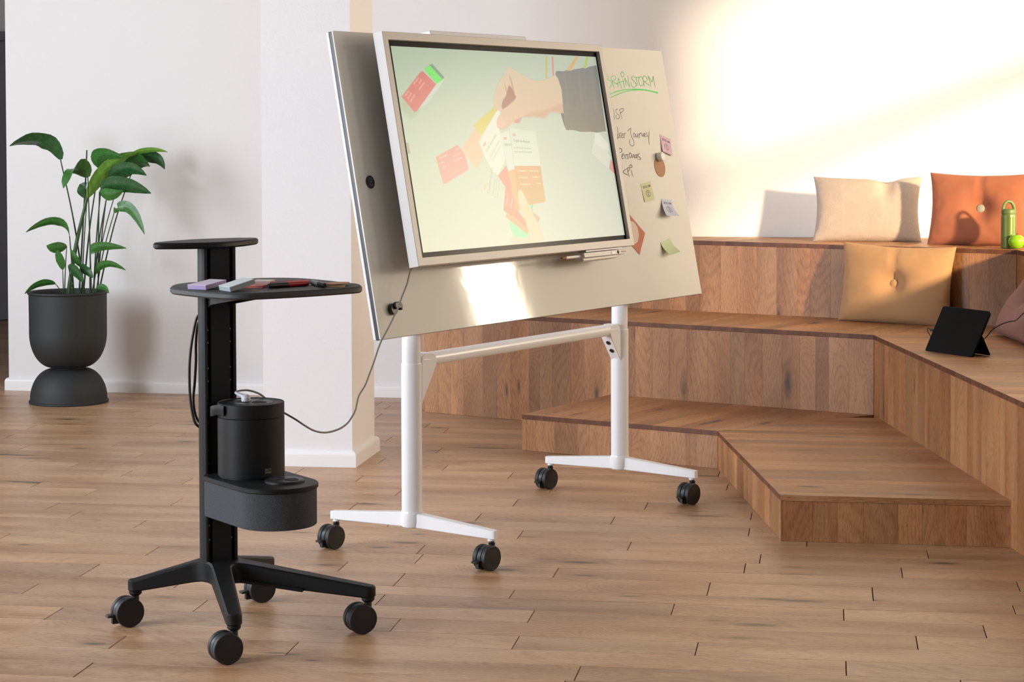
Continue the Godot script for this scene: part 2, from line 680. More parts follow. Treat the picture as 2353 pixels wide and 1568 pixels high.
func room() -> void:
	var top := 3.3
	# back wall, standing at an angle to the camera; it ends at the left where a passage goes on
	var a := wall_at(-2.475)
	var b := wall_at(4.2)
	var wp := PackedVector2Array([Vector2(a.x, a.z), Vector2(b.x, b.z), Vector2(b.x, b.z) - Vector2(WALL_N.x, WALL_N.z) * 0.18, Vector2(a.x, a.z) - Vector2(WALL_N.x, WALL_N.z) * 0.18])
	structure("wall_back", prism(wp, 0.0, top), M.wall, "white plastered back wall behind the plant and the seating")
	structure("ceiling", slab(Vector3(-5.0 - 0.2, top, -14.2), Vector3(4.2, top + 0.2, 5.0)), M.ceiling)
	structure("wall_front", slab(Vector3(-5.0 - 0.2, 0, 4.6), Vector3(4.2, top, 4.8)), M.wall_dark)
	structure("wall_passage", slab(Vector3(-5.0 - 0.2, 0, -14.1), Vector3(4.2, top, -13.9)), M.wall, "white wall at the far end of the passage")
	# left wall with a wide window, right wall with a high window and a narrow one
	var s := Soup.new()
	var z := -14.1
	for q: Vector2 in [Vector2(-7.3 - 0.75, -7.3 + 0.75), Vector2(-2.9 - 1.5, -2.9 + 1.5)]:
		s.add(slab(Vector3(-5.0 - 0.2, 0, z), Vector3(-5.0, top, q.x)))
		s.add(slab(Vector3(-5.0 - 0.2, 0, q.x), Vector3(-5.0, 0.7, q.y)))
		s.add(slab(Vector3(-5.0 - 0.2, 2.8, q.x), Vector3(-5.0, top, q.y)))
		z = q.y
	s.add(slab(Vector3(-5.0 - 0.2, 0, z), Vector3(-5.0, top, 4.8)))
	structure("wall_left", s, M.wall)
	# openings in the right wall: [z0, z1, y0, y1]
	var holes := [[-8.25, -7.95, 0.25, 1.42, 1.50, 2.55], [-7.30, -3.80, 1.35, 2.19, 2.25, 3.10], [-3.80, -3.30, 1.35, 2.19]]
	s = Soup.new()
	z = -14.1
	for h: Array in holes:
		s.add(slab(Vector3(4.0, 0, z), Vector3(4.2, top, h[0])))
		z = h[1]
		var y := 0.0
		for k in range(2, h.size(), 2):
			s.add(slab(Vector3(4.0, y, h[0]), Vector3(4.2, h[k], h[1])))
			y = h[k + 1]
		s.add(slab(Vector3(4.0, y, h[0]), Vector3(4.2, top, h[1])))
	s.add(slab(Vector3(4.0, 0, z), Vector3(4.2, top, 4.8)))
	structure("wall_right", s, M.wall)
	var n := 1
	for h: Array in holes:
		for k in range(2, h.size(), 2):
			window(n, 4.1, h[0], h[1], h[k], h[k + 1], 1)
			n += 1
	window(n, -5.0 - 0.1, -2.9 - 1.5, -2.9 + 1.5, 0.7, 2.8, 3)
	window(n + 1, -5.0 - 0.1, -7.3 - 0.75, -7.3 + 0.75, 0.7, 2.8, 2)

	# skirting boards: a rounded white profile along the back wall and its end
	structure("baseboard_back", skirting([wall_at(-2.475, -0.18), wall_at(-2.475), wall_at(4.0)], 0.062, 0.016), M.trim, "white skirting board along the back wall")
	# a grey door in the far wall of the passage
	var d := Node3D.new()
	d.name = "door_1"
	d.set_meta("kind", "structure")
	d.set_meta("label", "grey door at the far end of the passage")
	add_child(d)
	wpart("door_leaf", box(Vector3(0.95, 1.87, 0.04), Vector3(-3.85, 0.94, -13.87), 0.003), M.door, d)
	var fr := box(Vector3(0.06, 1.93, 0.06), Vector3(-4.36, 0.965, -13.87), 0.003).add(box(Vector3(0.06, 1.93, 0.06), Vector3(-3.34, 0.965, -13.87), 0.003)).add(box(Vector3(1.08, 0.06, 0.06), Vector3(-3.85, 1.91, -13.87), 0.003))
	wpart("door_frame", fr, M.door, d)
	wpart("door_handle", rod(Vector3(-3.50, 0.95, -13.80), Vector3(-3.62, 0.95, -13.80), 0.01).add(rod(Vector3(-3.50, 0.95, -13.86), Vector3(-3.50, 0.95, -13.79), 0.01)), M.steel, d)


func window(n: int, x: float, z0: float, z1: float, y0: float, y1: float, panes: int) -> void:
	var w := Node3D.new()
	w.name = "window_%d" % n
	w.set_meta("kind", "structure")
	add_child(w)
	var t := 0.045
	var s := box(Vector3(0.07, t, z1 - z0), Vector3(x, y0 + t / 2, (z0 + z1) / 2)).add(box(Vector3(0.07, t, z1 - z0), Vector3(x, y1 - t / 2, (z0 + z1) / 2)))
	for k in panes + 1:
		var zz := lerpf(z0 + t / 2, z1 - t / 2, float(k) / panes)
		s.add(box(Vector3(0.068, y1 - y0 - 0.01, t), Vector3(x, (y0 + y1) / 2, zz)))
	wpart("window_frame", s, M.window_frame, w)
	for k in panes:
		var za := lerpf(z0 + t / 2, z1 - t / 2, float(k) / panes)
		var zb := lerpf(z0 + t / 2, z1 - t / 2, float(k + 1) / panes)
		var g := Soup.new()
		g.quad(Vector3(x, y0 + t, za + t / 2), Vector3(x, y0 + t, zb - t / 2), Vector3(x, y1 - t, zb - t / 2), Vector3(x, y1 - t, za + t / 2))
		wpart("pane", g, M.glass, w, 35.0, false)


# a skirting of height h and depth t with a rounded top, mitred round the corners of a path (walls on its right-hand side seen from above)
func skirting(path: Array, h: float, t: float, closed := false) -> Soup:
	var prof := PackedVector2Array([Vector2(0, 0), Vector2(t, 0), Vector2(t, h * 0.72), Vector2(t * 0.9, h * 0.84), Vector2(t * 0.68, h * 0.93), Vector2(t * 0.35, h * 0.985), Vector2(0, h)])
	var s := Soup.new()
	var n := path.size()
	var rings := []
	for i in n:
		var p: Vector3 = path[i]
		var a: Vector3 = path[(i + n - 1) % n] if closed else path[maxi(i - 1, 0)]
		var b: Vector3 = path[(i + 1) % n] if closed else path[mini(i + 1, n - 1)]
		var da := (p - a).normalized()
		var db := (b - p).normalized()
		if da == Vector3.ZERO:
			da = db
		if db == Vector3.ZERO:
			db = da
		var na := Vector3(-da.z, 0, da.x)
		var m := (na + Vector3(-db.z, 0, db.x)).normalized()
		m /= maxf(0.3, m.dot(na))
		var ring := PackedVector3Array()
		for q in prof:
			ring.append(p + m * q.x + Vector3(0, q.y, 0))
		rings.append(ring)
	var count := n if closed else n - 1
	for i in count:
		var r0: PackedVector3Array = rings[i]
		var r1: PackedVector3Array = rings[(i + 1) % n]
		for k in prof.size():
			var q := (k + 1) % prof.size()
			s.quad(r0[k], r1[k], r1[q], r0[q])
	if not closed:
		for k in range(1, prof.size() - 1):
			s.tri(rings[0][0], rings[0][k], rings[0][k + 1])
			s.tri(rings[n - 1][0], rings[n - 1][k + 1], rings[n - 1][k])
	return s


func pillar() -> void:
	var c := Vector3(-0.606, 0, -7.757)
	var w := 0.345
	var d := 0.385
	var p := PackedVector2Array()
	var ring := []
	for k: Vector2 in [Vector2(0, 0), Vector2(-w, 0), Vector2(-w, -d), Vector2(0, -d)]:
		var q := c + PLANK_A * k.x + PLANK_C * k.y
		p.append(Vector2(q.x, q.z))
		ring.append(q)
	structure("wall_pillar", prism(p, 0.0, 3.3), M.wall, "square white pillar between the cart and the whiteboard")
	ring.reverse()
	structure("trim_1", skirting(ring, 0.060, 0.018, true), M.trim, "white skirting round the foot of the pillar")


# ------------------------------------------------------------------ floor: oak planks, one mesh each
func floor_planks() -> void:
	var base := Soup.new()
	base.add(slab(Vector3(-5.0 - 0.2, -0.12, -14.1), Vector3(4.2, -0.012, 4.8)))
	var fl := structure("floor", base, M.gap, "oak plank floor with staggered short boards")
	# joints read row by row: lower edge of the row across the planks, then where boards meet along it
	var rows := [
		[-3.90], [-4.03], [-4.16], [-4.29], [-4.42], [-4.554, -2.3, -1.1, 0.4], [-4.687, -1.737, -0.6, 0.55], [-4.818, -0.580, 0.3, 0.9], [-4.953, 0.041, -1.301, -1.747, 0.75],
		[-5.085, -0.319, -0.767, 0.58], [-5.225, 0.216, -2.018, -1.1, 0.95], [-5.362, -1.661, -0.768, 0.39], [-5.492, -0.408, 0.039, -2.192, -1.2], [-5.596, 0.484, -0.857, -1.8],
		[-5.766, -0.328, 0.119, -2.113, -1.2, 0.74], [-5.898, -0.774, -1.399, 0.52], [-6.036, 0.207, -0.240, -2.022, -1.2], [-6.172, -1.222, -2.556, -0.2], [-6.303, 0.292, -0.601, -1.9],
		[-6.440, -0.957, -0.066, -2.2], [-6.574, -0.248, -2.471, -1.4], [-6.708, -0.694, -1.137, 0.2, -2.6], [-6.848, -0.251, -2.208, -1.588, 0.4], [-6.986, -1.055, -2.563, -0.609, 0.3],
		[-7.120, -2.818, -1.491, -0.1], [-7.254, -0.968, -2.300, 0.3], [-7.387, -0.356, -1.692, -2.576], [-7.530, -2.835, -1.953, -1.156, 0.0], [-7.664, -1.427, -0.4, -2.5],
		[-7.800, -2.668, -1.699, -0.6], [-7.936, -3.197, -2.2, -0.9], [-8.080, -2.858, -1.528, -0.2], [-8.215, -3.380, -2.3, -1.0], [-8.350, -1.789, -2.674, -0.5],
		[-8.483, -3.384, -2.1, -0.8], [-8.610, -2.886, -1.6, -0.4], [-8.752, -3.208, -1.706, -0.7], [-8.890, -2.5, -1.2], [-9.024, -1.979, -3.1, -0.6], [-9.160, -2.6, -1.4],
		[-9.296, -3.3, -2.0, -0.9], [-9.428, -2.067, -3.0], [-9.562, -2.7, -1.3], [-9.70, -3.4, -1.9], [-9.84, -2.5], [-9.98, -3.1]]
	for i in rows.size() - 1:
		var n1: float = rows[i][0]
		var n0: float = rows[i + 1][0]
		var cuts: Array = rows[i + 1].slice(1)
		cuts.append(-7.3)
		cuts.append(2.8)
		cuts.sort()
		for k in cuts.size() - 1:
			plank(fl, cuts[k], cuts[k + 1], n0, n1)
	# beyond the camera's reach on all sides the same boards go on as long strips
	for k in 12:
		plank(fl, -7.3, 2.8, -3.90 + k * 0.7, -3.90 + (k + 1) * 0.7)
	for k in 4:
		plank(fl, -8.3, 2.0, -9.98 - (k + 1) * 1.0, -9.98 - k * 1.0)
	plank(fl, 2.8, 5.0, -9.6, 4.5)


func plank(parent: Node3D, s0: float, s1: float, n0: float, n1: float) -> void:
	var e := 0.0012
	var c := 0.0004
	var p := PackedVector2Array()
	for q: Vector2 in [Vector2(s0 + e, n0 + c), Vector2(s1 - e, n0 + c), Vector2(s1 - e, n1 - c), Vector2(s0 + e, n1 - c)]:
		var w := PLANK_A * q.x + PLANK_C * q.y
		p.append(Vector2(w.x, w.z))
	var inside := Geometry2D.intersect_polygons(p, PackedVector2Array([Vector2(-5.0, -13.9), Vector2(4.0, -13.9), Vector2(4.0, 4.6), Vector2(-5.0, 4.6)]))
	if inside.is_empty():
		return
	p = inside[0]
	var k := rng.randf_range(0.84, 1.10)
	var warm := rng.randf_range(-0.035, 0.035)
	var y := rng.randf_range(-0.0002, 0.0002)
	timber(prism(p, -0.012, y, 0.0008), PLANK_A, Color(k + warm, k, k - warm), M.floor_oak, null, parent, "plank")


# ------------------------------------------------------------------ the stepped oak seating
func stepped_seating() -> void:
	var t := thing("stepped_seating", "three-tier stepped oak seating block angled round the corner under the sunlit wall", "seating", Vector3.ZERO)
	var a := Vector2(0.845, 0.534)
	var h := [0.143, 0.4595, 0.775]
	var c1 := Vector2(0.765, -7.684)
	var c2 := Vector2(1.420, -8.096)
	var c3 := Vector2(2.054, -8.399)
	var b := Vector2(0.0450, 0.9990)
	var d1 := Vector2(0.824, -6.325)
	var e1 := Vector2(1.508, -6.213)
	var l1 := Vector2(0.035, -8.148)
	var l1b := l1 + Vector2(0.534, -0.845) * 0.696
	var l2 := Vector2(-0.398, -9.262)
	var deep := Vector2(0.020, -0.012)       # treads run on a little under the risers behind them
	var c2x := c2 + deep
	var c3x := c3 + deep
	var l1x := l1b + Vector2(0.534, -0.845) * 0.022
	var c2n := Vector2(1.420, -8.096)
	var e2 := c2 + b * 3.2
	var e3 := c3 + b * 3.5
	var w3 := Vector2(0.10, -9.634)
	var wl := wall_at(-0.47)
	var l2b := Vector2(wl.x, wl.z + 0.001)
	var wr := wall_at(4.0)
	var g_a := Vector2(0.534, -0.845)
	var g_b := Vector2(0.987, 0.160)
	var tiers := [
		{"face": [[l1, c1, true], [c1, d1, false], [d1, e1, false], [l1b, l1, false]], "y0": 0.0, "y1": h[0], "treads": [[[l1, c1, c2x, l1x], g_a], [[c1, d1, e1, c2x], g_b]], "core": [l1, c1, d1, e1, c2, l1b]},
		{"face": [[l2, c2n, true], [c2n, e2, false], [l2b, l2, false]], "y0": 0.0, "y1": h[1], "treads": [[[l2, c2n, c3x, w3, l2b], g_a], [[c2n, e2, e3 + deep, c3x], g_b]], "core": [l2, c2n, e2, e3, c3, w3, l2b]},
		{"face": [[w3, c3, true], [c3, e3, false]], "y0": 0.0, "y1": h[2], "treads": [[[w3, c3, Vector2(4.0, wr.z + 0.001)], g_a], [[c3, e3, Vector2(4.0, e3.y), Vector2(4.0, wr.z + 0.001)], g_b]], "core": [w3, c3, e3, Vector2(4.0, e3.y), Vector2(4.0, wr.z + 0.001)]},
	]
	var thick := 0.018
	for k in 3:
		var q: Dictionary = tiers[k]
		var low: float = q.y0
		var core := PackedVector2Array(q.core)
		var tier := wpart("tier", prism(inset(core, 0.022), low, q.y1 - thick - 0.001), M.gap, t)
		for f: Array in q.face:
			riser(tier, f[0], f[1], core, low, q.y1 - thick)
		for tr: Array in q.treads:
			tread(tier, PackedVector2Array(tr[0]), tr[1], q.y1 - thick, q.y1)


func wood_tone() -> Color:
	var k := rng.randf_range(0.72, 1.12)
	var w := rng.randf_range(-0.04, 0.07)
	return Color(k + w, k, k - w * 0.8)


func riser(parent: Node3D, from: Vector2, to: Vector2, core: PackedVector2Array, y0: float, y1: float) -> void:
	var d := (to - from).normalized()
	var inward := Vector2(-d.y, d.x)
	if not Geometry2D.is_point_in_polygon((from + to) / 2 + inward * 0.05, core):
		inward = -inward
	var total := from.distance_to(to)
	var x := 0.0
	while x < total - 0.001:
		var w := rng.randf_range(0.052, 0.105)
		if total - x - w < 0.05:
			w = total - x
		var p := PackedVector2Array()
		for c: Vector2 in [Vector2(x + 0.0003, 0.002), Vector2(x + w - 0.0003, 0.002), Vector2(x + w - 0.0003, 0.021), Vector2(x + 0.0003, 0.021)]:
			p.append(from + d * c.x + inward * c.y)
		timber(prism(p, y0 + 0.0005, y1 - 0.0008, 0.0006), Vector3.UP, wood_tone(), M.bench_oak, null, parent, "riser_board")
		x += w


func tread(parent: Node3D, poly: PackedVector2Array, g: Vector2, y0: float, y1: float) -> void:
	var c := Vector2(-g.y, g.x).normalized()
	var lo := INF
	var hi := -INF
	for p in poly:
		lo = minf(lo, p.dot(c))
		hi = maxf(hi, p.dot(c))
	var x := lo
	var wide := hi - lo > 3.0
	while x < hi - 0.001:
		var w := rng.randf_range(0.060, 0.115)
		if hi - x - w < 0.05:
			w = hi - x
		var strip := PackedVector2Array([g * -20 + c * (x + 0.0003), g * 20 + c * (x + 0.0003), g * 20 + c * (x + w - 0.0003), g * -20 + c * (x + w - 0.0003)])
		for cut in Geometry2D.intersect_polygons(poly, strip):
			if absf(area2(cut)) > 0.0004:
				timber(prism(cut, y0, y1, 0.0006), Vector3(g.x, 0, g.y).normalized(), wood_tone(), M.bench_oak, M.bench_end, parent, "tread_board")
		x += w


# ------------------------------------------------------------------ the whiteboard on its rolling stand
func bp(u: float, v: float, d := 0.0) -> Vector3:
	return BOARD_AT + BU * u + BV * v + BN * d


func board_xf(u: float, v: float, d: float) -> Transform3D:       # x along, z up, y out of the board
	return Transform3D(Basis(BU, BN, BV), bp(u, v, d))


# a plate parallel to the board between two corners, d0 to d1 out of its face
func plate(u0: float, v0: float, u1: float, v1: float, d0: float, d1: float, r := 0.002, bev := 0.001) -> Soup:
	return prism(rrect(u1 - u0, v1 - v0, r, 3), d0, d1, bev, board_xf((u0 + u1) / 2, (v0 + v1) / 2, 0.0))


func mobile_whiteboard() -> void:
	var at := Vector3(0.035, 0, -6.61)
	var t := thing("mobile_whiteboard", "large tilted glossy whiteboard on a white two-post rolling stand", "whiteboard", at)
	var W := 1.9335
	var H := 0.8985
	wpart("board_panel", plate(0, 0, W, H, -0.005, 0.0, 0.0022, 0.0008), M.enamel, t)
	wpart("board_core", plate(0.002, -0.001, W - 0.002, H - 0.001, -0.0165, -0.005, 0.002, 0.0005), M.edge_black, t)
	wpart("board_back", plate(0.0, 0.0, W, H, -0.026, -0.0165, 0.002, 0.001), M.lip, t)
	wpart("mount_rail", plate(0.524, 0.86, 1.072, 0.926, -0.075, -0.027, 0.003, 0.002), M.lip, t)
	# height control: an oval button with an up and a down chevron
	var b := wpart("height_button", prism(disc(0.019, 24), 0.0, 0.004, 0.0012, board_xf(0.064, 0.454, 0.0)), M.black_plastic, t)
	var ch := Soup.new()
	for k in [1, -1]:
		ch.add(ribbon([Vector2(0.064 - 0.007, 0.454 + 0.006 * k), Vector2(0.064, 0.454 + 0.012 * k), Vector2(0.064 + 0.007, 0.454 + 0.006 * k)], 0.0008, 0.0043))
	ch.add(ribbon([Vector2(0.0632, 0.4525), Vector2(0.0648, 0.4555)], 0.0015, 0.0043))
	wpart("button_mark", ch, M.cable_grey, b, 35.0, false)
	handwriting(t)

	# stand
	var fu := Vector3(0.5495, 0, -0.8355)
	var fn := Vector3(0.8355, 0, 0.5495)
	var posts := [Vector3(-0.300, 0, -6.095), Vector3(0.371, 0, -7.129)]
	for k in 2:
		var p: Vector3 = posts[k]
		var post := wpart("post", lathe(V2([0.0, 0.098, 0.0305, 0.098, 0.0305, 0.578, 0.0295, 0.5805, 0.0282, 0.5808, 0.0, 0.5808]), 36, Transform3D(Basis(), p)), M.white_metal, t)
		wpart("inner_tube", lathe(V2([0.0, 0.575, 0.0280, 0.575, 0.0280, 0.79, 0.0, 0.79]), 36, Transform3D(Basis(), p)), M.white_metal, post)
		var mnt := plate([0.242, 1.474][k] - 0.03, 0.10, [0.242, 1.474][k] + 0.03, 0.70, -0.055, -0.0265, 0.004, 0.002)
		wpart("board_mount", mnt, M.white_metal, post)
		# foot: two tapering arms that reach to the castors
		for side in [1.0, -1.0]:
			wpart("foot_arm", foot_arm(p, fn * side, 0.30), M.white_metal, t)
		wpart("foot_hub", lathe(V2([0.0, 0.092, 0.026, 0.092, 0.031, 0.096, 0.0335, 0.11, 0.0335, 0.135, 0.0315, 0.142, 0.0, 0.142]), 32, Transform3D(Basis(), p)), M.white_metal, t)
		for side in [1.0, -1.0]:
			castor(t, p + fn * side * 0.285, 48.0, 0.0365, true, 0.084)
		# gusset that carries the cross bar, with two black plugs
		var s := 1.0 if k == 0 else -1.0
		var q := p + fu * s * 0.026
		var ex := fu * s
		var gx := Transform3D(Basis(ex, fn, Vector3.UP), q - fn * 0.020)
		var gp := V2([0.0, 0.475, 0.064, 0.556, 0.068, 0.575, 0.064, 0.592, 0.050, 0.602, 0.020, 0.602, 0.006, 0.592, 0.0, 0.575])
		if k == 0:
			gp = V2([0.0, 0.455, 0.074, 0.565, 0.078, 0.585, 0.070, 0.600, 0.052, 0.606, 0.018, 0.606, 0.004, 0.598, 0.0, 0.58])
		var gus := wpart("gusset", prism(gp, 0.0, 0.040, 0.002, gx), M.white_metal, t)
		var dirg := (Vector2(gp[1].x, gp[1].y) - Vector2(gp[0].x, gp[0].y)).normalized()
		for f in [0.42, 0.78]:
			var m: Vector2 = gp[0].lerp(gp[1], f)
			var c := q + ex * m.x + Vector3.UP * m.y
			var outn := ex * dirg.y - Vector3.UP * dirg.x
			wpart("plug", rod(c - outn * 0.004, c + outn * 0.0015, 0.0085), M.black_plastic, gus)
	var bar := wpart("cross_bar", rod(posts[0] + fu * 0.038 + Vector3(0, 0.585, 0), posts[1] - fu * 0.038 + Vector3(0, 0.582, 0), 0.0205, 0.0205, 28), M.white_metal, t)
	bar.name = "cross_bar"


func foot_arm(p: Vector3, d: Vector3, length: float) -> Soup:
	var across := Vector3(-d.z, 0, d.x)
	var s := Soup.new()
	var rings := []
	for k in 5:
		var f := [0.0, 0.10, 0.55, 0.97, 1.0][k] as float
		var top := lerpf(0.137, 0.112, f)
		var low := lerpf(0.094, 0.0875, f)
		var w := lerpf(0.017, 0.013, f) * (1.0 if k < 4 else 0.8)
		var o := p + d * (0.012 + (length - 0.012) * f)
		var ring := PackedVector3Array()
		for c: Vector2 in [Vector2(-1, 0.06), Vector2(-0.88, 0.0), Vector2(0.88, 0.0), Vector2(1, 0.06), Vector2(1, 0.93), Vector2(0.85, 1.0), Vector2(-0.85, 1.0), Vector2(-1, 0.93)]:
			ring.append(o + across * c.x * w + Vector3(0, lerpf(low, top, c.y), 0))
		rings.append(ring)
	for i in 4:
		for k in 8:
			s.quad(rings[i][k], rings[i][(k + 1) % 8], rings[i + 1][(k + 1) % 8], rings[i + 1][k])
	for k in range(1, 7):
		s.tri(rings[0][0], rings[0][k + 1], rings[0][k])
		s.tri(rings[4][0], rings[4][k], rings[4][k + 1])
	s.add(rod(p + d * (length - 0.016) + Vector3(0, 0.082, 0), p + d * (length - 0.016) + Vector3(0, 0.09, 0), 0.0115))
	return s


# a twin-wheel castor trailing to the left of its stem; az is where the outer wheel faces
func castor(parent: Node3D, stem: Vector3, az: float, r: float, brake: bool, stem_top: float) -> void:
	var a := deg_to_rad(az)
	var n := Vector3(sin(a), 0, cos(a))
	var back := Vector3(-cos(a), 0, sin(a))
	var c := stem + back * 0.022
	c.y = r
	var bx := Transform3D(Basis(back, n, Vector3.UP), c)
	# hood between the wheels: a band over the top, a nose at the back
	var hood := PackedVector2Array()
	for k in 15:
		var t := deg_to_rad(lerpf(-40.0, 190.0, k / 14.0))
		hood.append(Vector2(cos(t), sin(t)) * (r - 0.0012))
	hood.append(Vector2(-0.010, -0.012))
	hood.append(Vector2(0.012, -0.016))
	var s := prism(hood, -0.0075, 0.0075, 0.001, bx)
	s.add(rod(Vector3(stem.x, r * 1.25, stem.z), Vector3(stem.x, r * 2.05, stem.z), 0.0095))
	var h := wpart("castor", s, M.black_plastic, parent)
	wpart("stem", lathe(V2([0.0, r * 2.0, 0.0098, r * 2.0, 0.0105, r * 2.08, 0.0075, r * 2.1, 0.0065, stem_top, 0.0, stem_top]), 16, Transform3D(Basis(), Vector3(stem.x, 0, stem.z))), M.black_plastic, h)
	for k in [1.0, -1.0]:
		var w := V2([0.0, 0.0, r * 0.9, 0.0, r * 0.97, 0.0012, r, 0.004, r, 0.0125, r * 0.975, 0.0148, r * 0.93, 0.0158, r * 0.88, 0.0152, r * 0.3, 0.0165, 0.0, 0.0168])
		wpart("wheel", lathe(w, 36, Transform3D(Basis(back, n * k, Vector3.UP), c + n * k * 0.0088)), M.wheel, h)
	if brake:
		var px := Transform3D(Basis(back, Vector3.UP, n).rotated(n, 0.10), c + back * (r + 0.006) + Vector3(0, -0.006, 0))
		var pd := prism(rrect(0.026, 0.022, 0.003, 3), -0.003, 0.003, 0.001, px)
		pd.add(box(Vector3(0.018, 0.022, 0.011), c + back * (r - 0.004) + Vector3(0, -0.017, 0), 0.002, Basis(back, Vector3.UP, n)))
		wpart("brake_pedal", pd, M.black_plastic, h)


# a flat stroke of ink lying on the board
func ribbon(p: Array, half: float, d: float) -> Soup:
	var s := Soup.new()
	var n := p.size()
	var l := PackedVector3Array()
	var r := PackedVector3Array()
	for i in n:
		var dir: Vector2 = (p[mini(i + 1, n - 1)] - p[maxi(i - 1, 0)]).normalized()
		var o := Vector2(-dir.y, dir.x) * half
		var e := dir * half * (-1.0 if i == 0 else 1.0 if i == n - 1 else 0.0)
		l.append(bp(p[i].x + o.x + e.x, p[i].y + o.y + e.y, d))
		r.append(bp(p[i].x - o.x + e.x, p[i].y - o.y + e.y, d))
	for i in n - 1:
		s.quad(r[i], r[i + 1], l[i + 1], l[i])
	return s


func strokes(list: Array, half: float, d: float) -> Soup:
	var s := Soup.new()
	for q: Array in list:
		var p := PackedVector3Array()
		for i in range(0, q.size(), 2):
			p.append(Vector3(q[i], q[i + 1], 0) * 0.0001)
		var path := smooth_path(p, 4) if p.size() > 2 else p
		var flat := []
		for v in path:
			flat.append(Vector2(v.x, v.y))
		s.add(ribbon(flat, half, d))
		d += 0.00003
	return s


